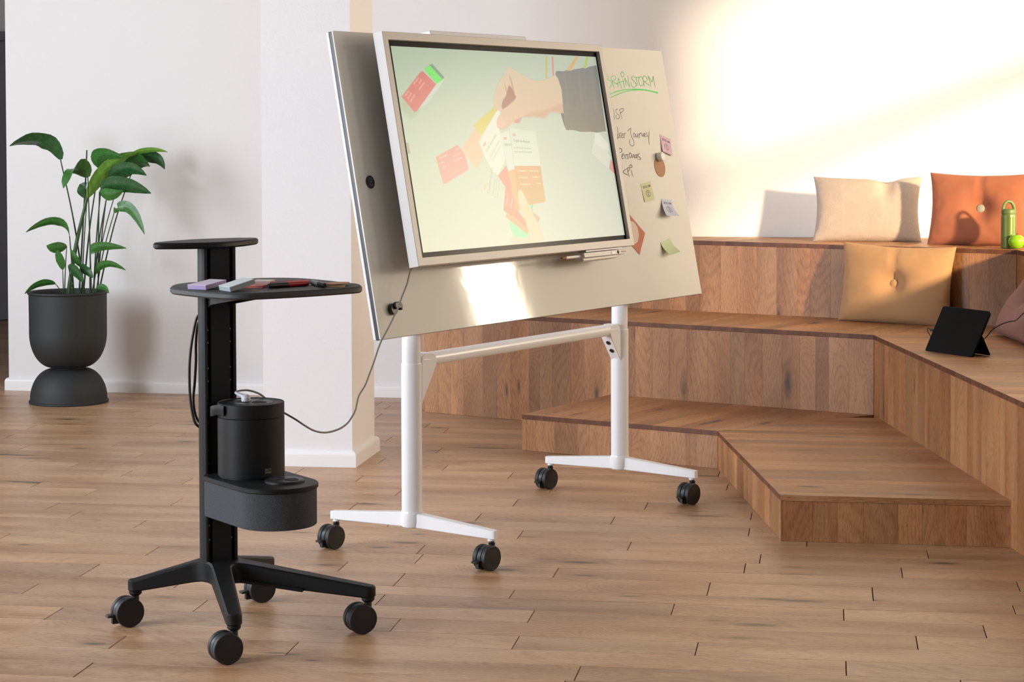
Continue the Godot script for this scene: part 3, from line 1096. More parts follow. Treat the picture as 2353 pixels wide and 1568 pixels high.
func handwriting(t: Node3D) -> void:
	var green := [
		[15115, 7969, 15179, 7961, 15202, 7932, 15165, 7886, 15117, 7856],
		[15109, 7811, 15208, 7813, 15321, 7781, 15358, 7717, 15282, 7627, 15119, 7531],
		[15377, 7940, 15393, 7797, 15461, 7531],
		[15418, 7936, 15526, 7978, 15621, 7975, 15685, 7936, 15678, 7882, 15593, 7825, 15469, 7798],
		[15425, 7778, 15560, 7721, 15685, 7693, 15756, 7675],
		[15746, 7585, 15819, 7765, 15877, 7905, 15927, 7727, 16000, 7535],
		[15688, 7703, 15894, 7747, 16056, 7769, 16236, 7788],
		[16169, 7851, 16186, 7692, 16203, 7563],
		[16213, 8140, 16136, 8110, 16088, 8039, 16101, 7970, 16163, 7951, 16258, 7978, 16315, 8044, 16291, 8108, 16213, 8140],
		[16335, 7640, 16323, 7784, 16308, 7919, 16427, 7776, 16566, 7598, 16558, 7819, 16558, 7999],
		[16991, 8003, 16887, 7986, 16801, 7934, 16808, 7894, 16931, 7815, 17034, 7737, 17067, 7687, 16997, 7625, 16878, 7593, 16764, 7606, 16703, 7661, 16716, 7761],
		[16967, 7957, 17155, 7959, 17393, 7955],
		[17143, 7950, 17126, 7809, 17125, 7653],
		[17383, 7986, 17289, 7852, 17280, 7731, 17337, 7661, 17434, 7653, 17551, 7705, 17621, 7798, 17614, 7899, 17537, 7968, 17454, 7989],
		[17640, 7641, 17611, 7797, 17621, 7919, 17688, 8002, 17756, 8026, 17863, 7985, 17918, 7905, 17881, 7853, 17769, 7821, 17671, 7829],
		[17671, 7829, 17827, 7751, 18005, 7677],
		[18113, 7608, 18081, 7847, 18019, 8029],
		[18019, 8029, 18159, 7899, 18251, 7809, 18336, 7913, 18397, 8016],
		[18397, 8016, 18394, 7812, 18413, 7633],
	]
	var under := [
		[15115, 7309, 15558, 7414, 16159, 7487, 16753, 7511, 17345, 7505, 17939, 7478, 18525, 7404],
		[15127, 7319, 15758, 7442, 16557, 7510, 17153, 7525, 17746, 7505, 18532, 7425],
		[15118, 7201, 15518, 7290, 16135, 7412, 16742, 7476, 17342, 7494, 17935, 7468, 18520, 7389],
	]
	var black := [
		[15184, 6786, 15172, 6618, 15121, 6437],
		[15473, 6788, 15377, 6779, 15310, 6707, 15381, 6628, 15513, 6557, 15470, 6477, 15356, 6441, 15261, 6468, 15253, 6530, 15312, 6574],
		[15553, 6735, 15711, 6799, 15871, 6809, 15874, 6764, 15747, 6692, 15576, 6646],
		[15631, 6709, 15626, 6584, 15651, 6469],
		[15248, 6157, 15220, 5963, 15133, 5742],
		[15116, 5742, 15261, 5821, 15318, 5892],
		[15455, 5944, 15329, 5927, 15284, 5892, 15338, 5847, 15338, 5794, 15258, 5759],
		[15421, 5838, 15533, 5864, 15533, 5918, 15456, 5891, 15410, 5803, 15467, 5763, 15565, 5802],
		[15617, 5908, 15606, 5766],
		[15616, 5873, 15692, 5926, 15761, 5926],
		[15922, 6023, 16051, 6068, 16169, 6107, 16097, 5960, 16110, 5817, 16198, 5710, 16234, 5602, 16167, 5504, 16068, 5469, 15957, 5506, 15912, 5604, 15968, 5702],
		[16344, 5942, 16274, 5888, 16262, 5799, 16350, 5798, 16398, 5870, 16341, 5933],
		[16453, 5896, 16438, 5798, 16530, 5806, 16587, 5905],
		[16587, 5905, 16576, 5765],
		[16692, 5923, 16676, 5764],
		[16692, 5869, 16783, 5931, 16855, 5931],
		[16869, 5922, 16858, 5832, 16932, 5841, 16969, 5922, 16948, 5814],
		[17003, 5840, 17109, 5867, 17105, 5930, 17032, 5894, 17020, 5813, 17096, 5795, 17174, 5813],
		[17242, 5966, 17239, 5848, 17292, 5812],
		[17435, 5984, 17323, 5776, 17294, 5631, 17291, 5513],
		[15119, 5398, 15243, 5388, 15299, 5325, 15241, 5273, 15129, 5248],
		[15221, 5105, 15341, 5157, 15334, 5210, 15258, 5167, 15213, 5079, 15247, 5025, 15345, 5059],
		[15433, 5173, 15429, 5032],
		[15436, 5129, 15502, 5173, 15578, 5172],
		[15695, 5179, 15600, 5154, 15571, 5118, 15646, 5082, 15625, 5038, 15540, 5021],
		[15813, 5222, 15735, 5143, 15759, 5054, 15847, 5079, 15893, 5177, 15834, 5231],
		[15918, 5168, 15930, 5043, 16060, 5175, 16070, 5041],
		[16268, 5163, 16154, 5138, 16128, 5058, 16215, 5057, 16282, 5154, 16268, 5002],
		[16473, 5197, 16356, 5162, 16370, 5099, 16491, 5035, 16476, 4991, 16371, 4992],
		[15335, 4653, 15123, 4551, 15425, 4448],
		[15464, 4677, 15467, 4527, 15503, 4402],
		[15404, 4652, 15527, 4711, 15615, 4683, 15565, 4613, 15430, 4572],
		[15732, 4809, 15648, 4763, 15672, 4709, 15764, 4713, 15813, 4769, 15732, 4809],
		[15710, 4611, 15721, 4504, 15747, 4400],
	]
	wpart("handwriting", strokes(green, 0.0011, 0.0003), M.ink_green, t, 35.0, false).set_meta("label", "green handwriting BRAINSTORM")
	wpart("handwriting", strokes(under, 0.0014, 0.0003), M.ink_green, t, 35.0, false).set_meta("label", "green underline of several strokes")
	wpart("handwriting", strokes(black, 0.0010, 0.0003), M.ink_black, t, 35.0, false).set_meta("label", "black handwriting: ISP, User Journey, Personas, KPI")


# ------------------------------------------------------------------ the display that hangs on the board
func display() -> void:
	var at := bp(0.72, 0.19, 0.05)
	var t := thing("interactive_display", "wide wall-screen with a pale frame showing a hand sorting cards, on the whiteboard", "display", at)
	var u0 := 0.100
	var u1 := 1.337
	var v0 := 0.1905
	var v1 := 0.8795
	var fw := 0.0235
	# frame: four mitred bars
	var s := Soup.new()
	var o := [Vector2(u0, v0), Vector2(u1, v0), Vector2(u1, v1), Vector2(u0, v1)]
	var n := [Vector2(u0 + fw, v0 + fw), Vector2(u1 - fw, v0 + fw), Vector2(u1 - fw, v1 - fw), Vector2(u0 + fw, v1 - fw)]
	for k in 4:
		var j := (k + 1) % 4
		var a := func(p: Vector2, d: float) -> Vector3: return bp(p.x, p.y, d)
		var e := 0.0015
		var oc: Vector2 = o[k].move_toward(n[k], e * 1.4)
		var oj: Vector2 = o[j].move_toward(n[j], e * 1.4)
		s.quad(a.call(oc, 0.1), a.call(oj, 0.1), a.call(n[j], 0.1), a.call(n[k], 0.1))
		s.quad(a.call(o[k], 0.1 - e), a.call(o[j], 0.1 - e), a.call(oj, 0.1), a.call(oc, 0.1))
		s.quad(a.call(o[k], 0.066), a.call(o[j], 0.066), a.call(o[j], 0.1 - e), a.call(o[k], 0.1 - e))
		s.quad(a.call(n[k], 0.1), a.call(n[j], 0.1), a.call(n[j], 0.080), a.call(n[k], 0.080))
		s.quad(a.call(n[k], 0.080), a.call(n[j], 0.080), a.call(o[j], 0.066), a.call(o[k], 0.066))
	wpart("frame", s, M.frame_white, t, 30.0)
	wpart("housing", plate(u0 + 0.02, v0 + 0.02, u1 - 0.02, v1 - 0.02, 0.055, 0.079, 0.01, 0.003), M.frame_white, t)
	wpart("mount", plate(u0 + 0.2, v0 + 0.15, u1 - 0.2, v1 - 0.12, 0.0, 0.056, 0.01, 0.003), M.frame_white, t)
	wpart("bezel", plate(u0 + fw, v0 + fw, u1 - fw, v1 - fw, 0.079, 0.0872, 0.001, 0.0), M.bezel, t)
	# the lit picture
	var q := Soup.new()
	var a0 := bp(0.147, 0.2295, 0.088)
	var a1 := bp(1.304, 0.2295, 0.088)
	var a2 := bp(1.304, 0.8395, 0.088)
	var a3 := bp(0.147, 0.8395, 0.088)
	q.tri(a0, a1, a2, Vector2(0, 1), Vector2(1, 1), Vector2(1, 0))
	q.tri(a0, a2, a3, Vector2(0, 1), Vector2(1, 0), Vector2(0, 0))
	var m := mat(Color(0.03, 0.03, 0.03), 0.30)
	m.emission_enabled = true
	m.emission = Color.WHITE
	m.emission_operator = BaseMaterial3D.EMISSION_OP_MULTIPLY
	m.emission_texture = picture()
	m.emission_energy_multiplier = 0.72
	var scr := wpart("screen", q, m, t, 35.0, false)
	scr.set_meta("label", "lit screen picture of a hand holding paper cards")
	var glow := AreaLight3D.new()
	glow.name = "screen_glow"
	glow.area_size = Vector2(1.15, 0.60)
	glow.light_color = Color(0.86, 0.92, 0.82)
	glow.light_energy = 0.02
	glow.area_range = 8.0
	glow.shadow_enabled = true
	glow.transform = Transform3D(Basis(BU, BV, BN).rotated(BV, PI), bp(0.7255, 0.5345, 0.09) - t.position)
	if false:
		t.add_child(glow)
	# pen holder under the frame
	var tray := wpart("pen_holder", tray_shape(), M.frame_white, t)
	wpart("power_key", prism(rrect(0.026, 0.010, 0.0045, 4), 0.0, 0.0012, 0.0004, board_xf(1.190, 0.1735, 0.1)), M.lip, tray)
	wpart("sensor_eye", prism(disc(0.0058, 20), 0.0, 0.001, 0.0003, board_xf(1.2215, 0.1740, 0.1)), M.bezel, tray)
	wpart("lettering", letters("SAMSUNG", 0.0052, bp(1.2395, 0.1715, 0.1006), BU, BV, BN), M.pencil, tray, 35.0, false)
	wpart("tray_lip", plate(1.030, 0.1845, 1.262, 0.1895, 0.060, 0.094, 0.001, 0.0005), M.lip, tray)


func tray_shape() -> Soup:
	var s := prism(V2([1.006, 0.1665, 1.262, 0.1665, 1.270, 0.1695, 1.270, 0.1785, 1.264, 0.1818, 1.006, 0.1818]), 0.062, 0.1, 0.001, Transform3D(Basis(BU, BN, BV), BOARD_AT))
	# the lower shell curves back to the wall side
	s.add(prism(V2([1.008, 0.155, 1.215, 0.1555, 1.262, 0.1670, 1.008, 0.1670]), 0.055, 0.092, 0.003, Transform3D(Basis(BU, BN, BV), BOARD_AT)))
	return s


func letters(text: String, height: float, at: Vector3, ex: Vector3, ey: Vector3, ez: Vector3) -> Soup:
	var s := Soup.new()
	var g := glyphs(text)
	for i in range(0, g.size(), 3):
		var t := [g[i], g[i + 1], g[i + 2]]
		if (t[1] - t[0]).cross(t[2] - t[0]) < 0.0:
			t.reverse()
		for q: Vector2 in t:
			s.v.append(at + (ex * q.x + ey * q.y) * height + ez * 0.0001)
			s.t.append(Vector2.ZERO)
	return s


# triangles of a line of lettering, capital height about 1, starting at the origin
func glyphs(text: String, face := "Droid Sans") -> PackedVector2Array:
	var f := SystemFont.new()
	f.font_names = PackedStringArray([face])
	var tm := TextMesh.new()
	tm.font = f
	tm.font_size = 32
	tm.pixel_size = 1.0 / 23.0
	tm.depth = 0.0
	tm.text = text
	tm.curve_step = 1.5
	tm.horizontal_alignment = HORIZONTAL_ALIGNMENT_LEFT
	tm.vertical_alignment = VERTICAL_ALIGNMENT_CENTER
	var out := PackedVector2Array()
	for k in tm.get_surface_count():
		var arr := tm.surface_get_arrays(k)
		var v: PackedVector3Array = arr[Mesh.ARRAY_VERTEX]
		var ix: PackedInt32Array = arr[Mesh.ARRAY_INDEX]
		for i in ix:
			out.append(Vector2(v[i].x, v[i].y))
	var lo := Vector2(INF, INF)
	for p in out:
		lo = lo.min(p)
	for i in out.size():
		out[i] -= lo
	return out


# --- the picture on the screen, painted as flat shapes
var PW := 1160
var PH := 612
var pix := PackedFloat32Array()


func paint(p: PackedVector2Array, c: Color, alpha := 1.0, c2 := Color(0, 0, 0, 0)) -> void:
	var lo := Vector2(INF, INF)
	var hi := Vector2(-INF, -INF)
	for q in p:
		lo = lo.min(q)
		hi = hi.max(q)
	var x0 := clampi(int(floor(lo.x)), 0, PW - 1)
	var x1 := clampi(int(ceil(hi.x)), 0, PW - 1)
	var n := p.size()
	for y in range(clampi(int(floor(lo.y)), 0, PH), clampi(int(ceil(hi.y)), 0, PH)):
		var cover := PackedFloat32Array()
		cover.resize(x1 - x0 + 2)
		for sub in 3:
			var yy := y + (sub + 0.5) / 3.0
			var xs := []
			for i in n:
				var a := p[i]
				var b := p[(i + 1) % n]
				if (a.y <= yy) != (b.y <= yy):
					xs.append(a.x + (b.x - a.x) * (yy - a.y) / (b.y - a.y))
			xs.sort()
			for k in range(0, xs.size() - 1, 2):
				var l := clampf(xs[k], x0, x1 + 1)
				var r := clampf(xs[k + 1], x0, x1 + 1)
				for x in range(int(l), mini(int(ceil(r)), x1 + 1)):
					cover[x - x0] += (minf(r, x + 1) - maxf(l, x)) / 3.0
		var col := c
		if c2.a > 0.0:
			col = c.lerp(c2, clampf((y - lo.y) / (hi.y - lo.y), 0, 1))
		for x in range(x0, x1 + 1):
			var k := cover[x - x0] * alpha
			if k > 0.003:
				var i := (y * PW + x) * 3
				pix[i] += (col.r - pix[i]) * k
				pix[i + 1] += (col.g - pix[i + 1]) * k
				pix[i + 2] += (col.b - pix[i + 2]) * k


func on_screen(a: Array) -> PackedVector2Array:
	var r := V2(a)
	for i in r.size():
		r[i] = r[i] * Vector2(PW, PH) / 1000.0
	return r


func shape(a: Array, c: Color, alpha := 1.0, c2 := Color(0, 0, 0, 0), rounded := false) -> void:
	var p := on_screen(a)
	paint(smooth_loop(p, 4) if rounded else p, c, alpha, c2)


# several soft copies, for what lies out of focus or casts a soft shade
func soft(a: Array, c: Color, alpha: float, grow: float, rounded := false) -> void:
	var p := on_screen(a)
	if rounded:
		p = smooth_loop(p, 3)
	for k in 5:
		paint(inset(p, grow * (0.5 - k * 0.25)), c, alpha / 5.0 * 1.4)


func line(a: Array, c: Color, width: float, alpha := 1.0) -> void:
	var p := on_screen(a)
	var d := (p[1] - p[0]).normalized().orthogonal() * width * 0.5
	paint(PackedVector2Array([p[0] + d, p[1] + d, p[1] - d, p[0] - d]), c, alpha)


# broken greyish line standing for a line of small print too fine to read
func print_line(a: Array, c: Color, width: float, alpha := 1.0) -> void:
	var p := on_screen(a)
	var r := RandomNumberGenerator.new()
	r.seed = int(p[0].x * 7.0 + p[0].y)
	var l := p[0].distance_to(p[1])
	var d := (p[1] - p[0]) / l
	var o := d.orthogonal() * width * 0.5
	var x := 0.0
	while x < l:
		var w := r.randf_range(2.0, 5.5)
		var q0 := p[0] + d * x
		var q1 := p[0] + d * minf(x + w, l)
		var k := r.randf_range(0.6, 1.0)
		paint(PackedVector2Array([q0 + o * k, q1 + o * k, q1 - o * k, q0 - o * k]), c, alpha)
		x += w + r.randf_range(0.8, 2.0)


func words(text: String, a: Array, c: Color, alpha := 1.0) -> void:
	var f := on_screen(a)
	var g := glyphs(text)
	var hi := Vector2.ZERO
	for q in g:
		hi = hi.max(q)
	var ex := (f[1] - f[0]) / hi.x
	var ey := (f[2] - f[0]) / hi.y
	for i in range(0, g.size(), 3):
		paint(PackedVector2Array([f[0] + ex * g[i].x + ey * g[i].y, f[0] + ex * g[i + 1].x + ey * g[i + 1].y, f[0] + ex * g[i + 2].x + ey * g[i + 2].y]), c, alpha)


func picture() -> ImageTexture:
	pix.resize(PW * PH * 3)
	var tl := Color8(176, 200, 172)
	var tr := Color8(178, 196, 180)
	var bl := Color8(222, 228, 198)
	var br := Color8(204, 214, 196)
	for y in PH:
		var l := tl.lerp(bl, float(y) / PH)
		var r := tr.lerp(br, float(y) / PH)
		for x in PW:
			var c := l.lerp(r, float(x) / PW)
			var i := (y * PW + x) * 3
			pix[i] = c.r
			pix[i + 1] = c.g
			pix[i + 2] = c.b
	# a box of cards at the upper left, out of focus
	soft([12, 246, 55, 318, 71, 320, 38, 343, 8, 307], Color8(150, 168, 120), 0.35, 16, true)
	shape([172, 181, 214, 148, 203, 170, 123, 274, 84, 300, 70, 315], Color8(206, 218, 202), 1.0)
	shape([131, 109, 155, 85, 169, 80, 214, 145, 202, 158, 175, 180], Color8(70, 235, 80), 1.0)
	shape([155, 85, 169, 80, 214, 145, 204, 155, 194, 141], Color8(110, 130, 130), 0.85)
	shape([13, 246, 108, 126, 120, 117, 172, 181, 70, 315, 61, 320, 55, 318], Color8(214, 98, 92), 1.0, Color8(220, 108, 98), false)
	print_line([74, 183, 100, 151], Color8(240, 190, 170), 7.0, 0.7)
	print_line([97, 179, 111, 159], Color8(240, 190, 170), 7.0, 0.7)
	print_line([92, 210, 121, 174], Color8(240, 190, 170), 7.0, 0.7)
	print_line([28, 241, 47, 217], Color8(240, 190, 170), 7.0, 0.7)
	print_line([38, 255, 57, 226], Color8(240, 190, 170), 7.0, 0.7)
	print_line([47, 271, 70, 236], Color8(240, 190, 170), 7.0, 0.7)
	# pens at the top
	soft([727, 13, 734, 12, 715, 130, 708, 131], Color8(204, 182, 60), 0.9, 2)
	soft([758, 11, 765, 11, 753, 118, 746, 118], Color8(222, 110, 120), 0.9, 2)
	soft([890, 4, 905, 3, 850, 81, 829, 82], Color8(222, 168, 80), 0.9, 2)
	soft([947, 1, 960, 0, 934, 68, 923, 65], Color8(160, 200, 60), 0.9, 2)
	shape([727, 13, 734, 12, 715, 130, 708, 131], Color8(196, 176, 60), 0.8)
	shape([758, 11, 765, 11, 753, 118, 746, 118], Color8(222, 110, 120), 0.7)
	shape([890, 4, 905, 3, 850, 81, 829, 82], Color8(218, 166, 80), 0.8)
	shape([947, 1, 960, 0, 934, 68, 923, 65], Color8(160, 200, 60), 0.9)
	# cards lying on the table
	shape([927, 430, 941, 433, 995, 576, 989, 652, 889, 538], Color8(214, 220, 200), 0.8)
	shape([925, 428, 948, 428, 991, 488, 988, 531, 915, 487], Color8(224, 228, 214), 0.8)
	shape([990, 573, 1008, 606, 1000, 659, 972, 628], Color8(214, 120, 116), 0.8)
	shape([119, 543, 225, 483, 251, 530, 260, 603, 256, 610, 140, 677, 133, 674], Color8(226, 150, 138), 1.0, Color8(228, 168, 150), false)
	print_line([134, 549, 174, 531], Color8(246, 214, 196), 5.0, 0.6)
	print_line([136, 574, 159, 564], Color8(246, 214, 196), 5.0, 0.6)
	print_line([139, 599, 158, 588], Color8(246, 214, 196), 5.0, 0.6)
	print_line([214, 507, 230, 499], Color8(246, 214, 196), 5.0, 0.6)
	print_line([197, 541, 233, 524], Color8(246, 214, 196), 5.0, 0.6)
	print_line([198, 565, 238, 546], Color8(246, 214, 196), 5.0, 0.6)
	shape([240, 502, 319, 399, 340, 446, 325, 472, 342, 538, 303, 596, 295, 602, 287, 599], Color8(232, 186, 152), 1.0, Color8(238, 200, 160), false)
	shape([341, 361, 423, 292, 430, 313, 339, 445, 331, 427, 323, 409, 315, 385], Color8(206, 194, 70), 1.0, Color8(216, 206, 96), false)
	soft([406, 877, 417, 954, 474, 975, 500, 953, 488, 920], Color8(120, 220, 150), 0.3, 4)
	shape([406, 877, 417, 954, 474, 975, 500, 953, 488, 920], Color8(150, 232, 176), 1.0)
	shape([524, 806, 537, 801, 530, 842], Color8(90, 214, 140), 1.0)
	shape([402, 837, 397, 859, 486, 952, 497, 935, 487, 891, 447, 851], Color8(230, 172, 128), 1.0)
	shape([438, 593, 389, 645, 417, 706, 389, 824, 444, 868, 483, 920, 491, 886, 460, 832, 448, 751, 443, 627], Color8(222, 140, 118), 1.0, Color8(224, 150, 120), false)
	print_line([408, 797, 426, 735], Color8(250, 226, 206), 5.0, 0.75)
	print_line([425, 815, 443, 762], Color8(250, 226, 206), 5.0, 0.75)
	print_line([442, 831, 453, 794], Color8(250, 226, 206), 5.0, 0.75)
	shape([340, 446, 394, 370, 435, 422, 437, 566, 391, 643, 370, 623, 340, 543, 325, 472], Color8(226, 230, 208), 1.0)
	shape([332, 457, 439, 305, 452, 317, 435, 354, 425, 382, 431, 400, 436, 425, 445, 480, 379, 479], Color8(224, 229, 208), 1.0)
	shape([353, 470, 359, 476, 345, 497, 341, 491], Color8(230, 170, 140), 1.0)
	shape([321, 685, 328, 687, 319, 717, 313, 714], Color8(236, 196, 166), 1.0)
	words("User Journey", [360, 524, 417, 439, 350, 514], Color8(120, 130, 90), 0.8)
	words("Conversion Fi", [337, 732, 374, 604, 327, 729], Color8(140, 150, 110), 0.6)
	print_line([368, 550, 426, 462], Color8(140, 150, 112), 3.5, 0.5)
	print_line([376, 564, 431, 482], Color8(140, 150, 112), 3.5, 0.5)
	print_line([350, 747, 382, 632], Color8(140, 150, 112), 3.0, 0.35)
	print_line([360, 755, 389, 644], Color8(140, 150, 112), 3.0, 0.35)
	print_line([369, 762, 397, 656], Color8(140, 150, 112), 3.0, 0.35)
	soft([434, 425, 479, 414, 477, 518, 475, 613, 444, 622], Color8(150, 160, 130), 0.3, 4)
	shape([443, 622, 474, 614, 483, 611, 470, 824, 461, 830, 453, 826], Color8(224, 172, 112), 1.0)
	shape([434, 425, 479, 414, 477, 518, 475, 613, 444, 622], Color8(212, 224, 204), 1.0)
	shape([446, 448, 462, 447, 461, 459, 446, 460], Color8(232, 160, 130), 1.0)
	words("Perso", [447, 494, 477, 492, 447, 478], Color8(80, 92, 66), 0.9)
	soft([484, 399, 609, 417, 612, 423, 607, 601, 477, 597], Color8(150, 165, 140), 0.25, 4)
	shape([477, 597, 607, 601, 604, 783, 599, 793, 523, 802, 466, 778], Color8(214, 158, 104), 1.0, Color8(208, 172, 110), false)
	shape([484, 399, 609, 417, 612, 423, 607, 601, 477, 597], Color8(204, 220, 198), 1.0, Color8(212, 226, 204), false)
	shape([492, 430, 507, 430, 507, 441, 492, 441], Color8(226, 150, 116), 1.0)
	words("Target Audiences", [490, 474, 571, 483, 493, 458], Color8(70, 86, 60), 0.95)
	print_line([490, 503, 576, 509], Color8(120, 140, 110), 3.5, 0.6)
	print_line([490, 523, 576, 528], Color8(120, 140, 110), 3.5, 0.6)
	print_line([491, 623, 536, 626], Color8(246, 226, 190), 4.5, 0.9)
	print_line([547, 625, 593, 629], Color8(246, 226, 190), 4.5, 0.9)
	print_line([490, 658, 533, 661], Color8(246, 226, 190), 4.5, 0.9)
	print_line([558, 658, 592, 661], Color8(246, 226, 190), 4.5, 0.9)
	print_line([491, 694, 544, 695], Color8(246, 226, 190), 4.5, 0.9)
	print_line([573, 692, 592, 694], Color8(246, 226, 190), 4.5, 0.9)
	# the lower hand
	shape([417, 957, 469, 975, 499, 956, 500, 1005, 406, 996], Color8(228, 206, 176), 0.8, Color(0, 0, 0, 0), true)
	shape([530, 842, 560, 868, 559, 882, 546, 896, 531, 857], Color8(206, 168, 138), 0.9, Color(0, 0, 0, 0), true)
	soft([472, 738, 485, 723, 497, 733, 510, 775, 522, 827, 551, 911, 561, 1004, 497, 1007, 495, 929, 481, 859, 469, 792], Color8(170, 130, 90), 0.35, 3, true)
	shape([472, 738, 485, 723, 497, 733, 510, 775, 522, 827, 551, 911, 561, 1004, 497, 1007, 495, 929, 481, 859, 469, 792], Color8(222, 202, 156), 1.0, Color8(226, 214, 178), true)
	shape([476, 732, 486, 724, 498, 745, 505, 792, 492, 802, 475, 790], Color8(230, 212, 180), 0.8, Color(0, 0, 0, 0), true)
	# the upper hand and its sleeve
	shape([756, 316, 772, 320, 772, 411, 764, 382], Color8(72, 76, 70), 1.0)
	soft([519, 83, 542, 85, 607, 126, 652, 147, 706, 139, 763, 114, 780, 165, 779, 269, 773, 317, 706, 313, 674, 340, 658, 345, 614, 338, 562, 341, 549, 347, 498, 376, 472, 397, 444, 408, 428, 397, 425, 373, 436, 345, 461, 311, 452, 317, 442, 305, 430, 311, 427, 262, 439, 219, 455, 182, 492, 128], Color8(150, 150, 110), 0.3, 5, true)
	shape([519, 83, 542, 85, 607, 126, 652, 147, 706, 139, 763, 114, 780, 165, 779, 269, 773, 317, 706, 313, 674, 340, 658, 345, 614, 338, 562, 341, 549, 347, 498, 376, 472, 397, 444, 408, 428, 397, 425, 373, 436, 345, 461, 311, 452, 317, 442, 305, 430, 311, 427, 262, 439, 219, 455, 182, 492, 128], Color8(212, 196, 162), 1.0, Color8(214, 176, 146), true)
	soft([562, 341, 614, 338, 658, 345, 674, 340, 706, 313, 773, 317, 776, 269, 686, 302, 623, 315], Color8(196, 148, 116), 0.55, 10, true)
	soft([523, 123, 532, 154, 538, 238, 533, 223, 526, 164], Color8(176, 118, 96), 0.6, 3, true)
	soft([493, 156, 501, 199, 495, 224, 493, 180], Color8(186, 132, 108), 0.5, 2, true)
	soft([513, 180, 526, 192, 533, 223, 534, 245, 466, 300, 470, 262, 490, 236, 500, 211], Color8(150, 84, 72), 0.9, 5, true)
	shape([513, 180, 526, 192, 533, 223, 534, 245, 466, 300, 470, 262, 490, 236, 500, 211], Color8(150, 88, 76), 0.75, Color(0, 0, 0, 0), true)
	shape([507, 366, 550, 344, 540, 369, 530, 376], Color8(196, 140, 120), 1.0, Color(0, 0, 0, 0), true)
	shape([425, 379, 446, 339, 466, 360, 467, 379, 448, 402, 431, 397], Color8(226, 184, 160), 0.9, Color(0, 0, 0, 0), true)
	shape([766, 93, 779, 88, 808, 90, 821, 84, 850, 84, 868, 76, 897, 71, 918, 65, 930, 69, 956, 57, 997, 48, 990, 418, 938, 426, 906, 421, 847, 421, 807, 411, 775, 412, 767, 391, 774, 301, 782, 191, 773, 130, 762, 111], Color8(88, 106, 112), 1.0, Color8(100, 98, 88), false)
	soft([809, 103, 816, 105, 806, 301, 796, 301], Color8(112, 132, 136), 0.28, 8)
	soft([848, 94, 856, 97, 844, 300, 835, 300], Color8(84, 90, 88), 0.28, 8)
	soft([889, 86, 896, 89, 883, 300, 873, 300], Color8(112, 132, 136), 0.28, 8)
	soft([929, 78, 937, 81, 923, 299, 913, 299], Color8(84, 90, 88), 0.28, 8)
	soft([964, 70, 971, 73, 956, 299, 946, 299], Color8(112, 132, 136), 0.28, 8)
	shape([1, 470, 12, 470, 12, 523, 1, 524], Color8(168, 166, 128), 0.9)
	var bytes := PackedByteArray()
	bytes.resize(PW * PH * 3)
	for i in pix.size():
		bytes[i] = int(clampf(pix[i], 0.0, 1.0) * 255.0)
	return ImageTexture.create_from_image(Image.create_from_data(PW, PH, false, Image.FORMAT_RGB8, bytes))


# ------------------------------------------------------------------ notes, magnet, cards on the board
# a square of paper stuck along its top edge; corners given on the board, lift is how far its lower edge curls out
func note(called: String, label: String, c: Color, tl: Vector2, tr: Vector2, br: Vector2, bl: Vector2, lift: float, number: String, group: String) -> void:
	var at := bp((tl.x + tr.x) / 2, (tl.y + tr.y) / 2, 0.0)
	var t := thing(called, label, "sticky note", at, group)
	var g := []
	var f := func(x: float, y: float, d: float) -> Vector3:
		var q := tl.lerp(tr, x).lerp(bl.lerp(br, x), y)
		return bp(q.x, q.y, 0.0006 + d + lift * pow(y, 1.7) * (0.75 + 0.25 * x))
	for i in 7:
		var row := []
		for j in 9:
			row.append(f.call(i / 6.0, j / 8.0, 0.0))
		g.append(row)
	var m := mat(c, 0.8)
	wpart("paper", sheet(g, 0.0005), m, t, 60.0)
	if number == "":
		return
	var s := Soup.new()
	var w := func(p: PackedVector2Array, half: float) -> void:
		for i in p.size() - 1:
			var a := p[i]
			var b := p[i + 1]
			var o := (b - a).normalized().orthogonal() * half
			s.quad(f.call(a.x - o.x, a.y - o.y, 0.0006), f.call(b.x - o.x, b.y - o.y, 0.0006), f.call(b.x + o.x, b.y + o.y, 0.0006), f.call(a.x + o.x, a.y + o.y, 0.0006))
	var ring := PackedVector2Array()
	for k in 19:
		ring.append(Vector2(0.50, 0.60) + Vector2(cos(TAU * k / 18), sin(TAU * k / 18)) * Vector2(0.20, 0.17))
	w.call(ring, 0.012)
	var num := {"1": [0.43, 0.56, 0.51, 0.50, 0.52, 0.70], "2": [0.43, 0.55, 0.50, 0.50, 0.56, 0.55, 0.45, 0.69, 0.57, 0.69], "3": [0.44, 0.52, 0.53, 0.51, 0.55, 0.56, 0.49, 0.60, 0.56, 0.65, 0.52, 0.70, 0.44, 0.68]}
	w.call(V2(num[number]), 0.014)
	# SESSION in block capitals along the top
	var x := 0.14
	for ch in "SESSION":
		var l := {"S": [[0.8, 0.0, 0.2, 0.1, 0.2, 0.45, 0.8, 0.55, 0.7, 0.95, 0.1, 1.0]], "E": [[0.8, 0.0, 0.15, 0.0, 0.15, 1.0, 0.8, 1.0], [0.15, 0.5, 0.65, 0.5]], "I": [[0.5, 0.0, 0.5, 1.0]], "O": [[0.5, 0.0, 0.15, 0.3, 0.15, 0.75, 0.5, 1.0, 0.85, 0.7, 0.85, 0.3, 0.5, 0.0]], "N": [[0.15, 1.0, 0.15, 0.0, 0.8, 1.0, 0.8, 0.0]]}
		for st: Array in l[ch]:
			var p := V2(st)
			for i in p.size():
				p[i] = Vector2(x + p[i].x * 0.092, 0.17 + p[i].y * 0.11)
			w.call(p, 0.011)
		x += 0.106
	wpart("handwriting", s, M.pencil, t, 35.0, false)


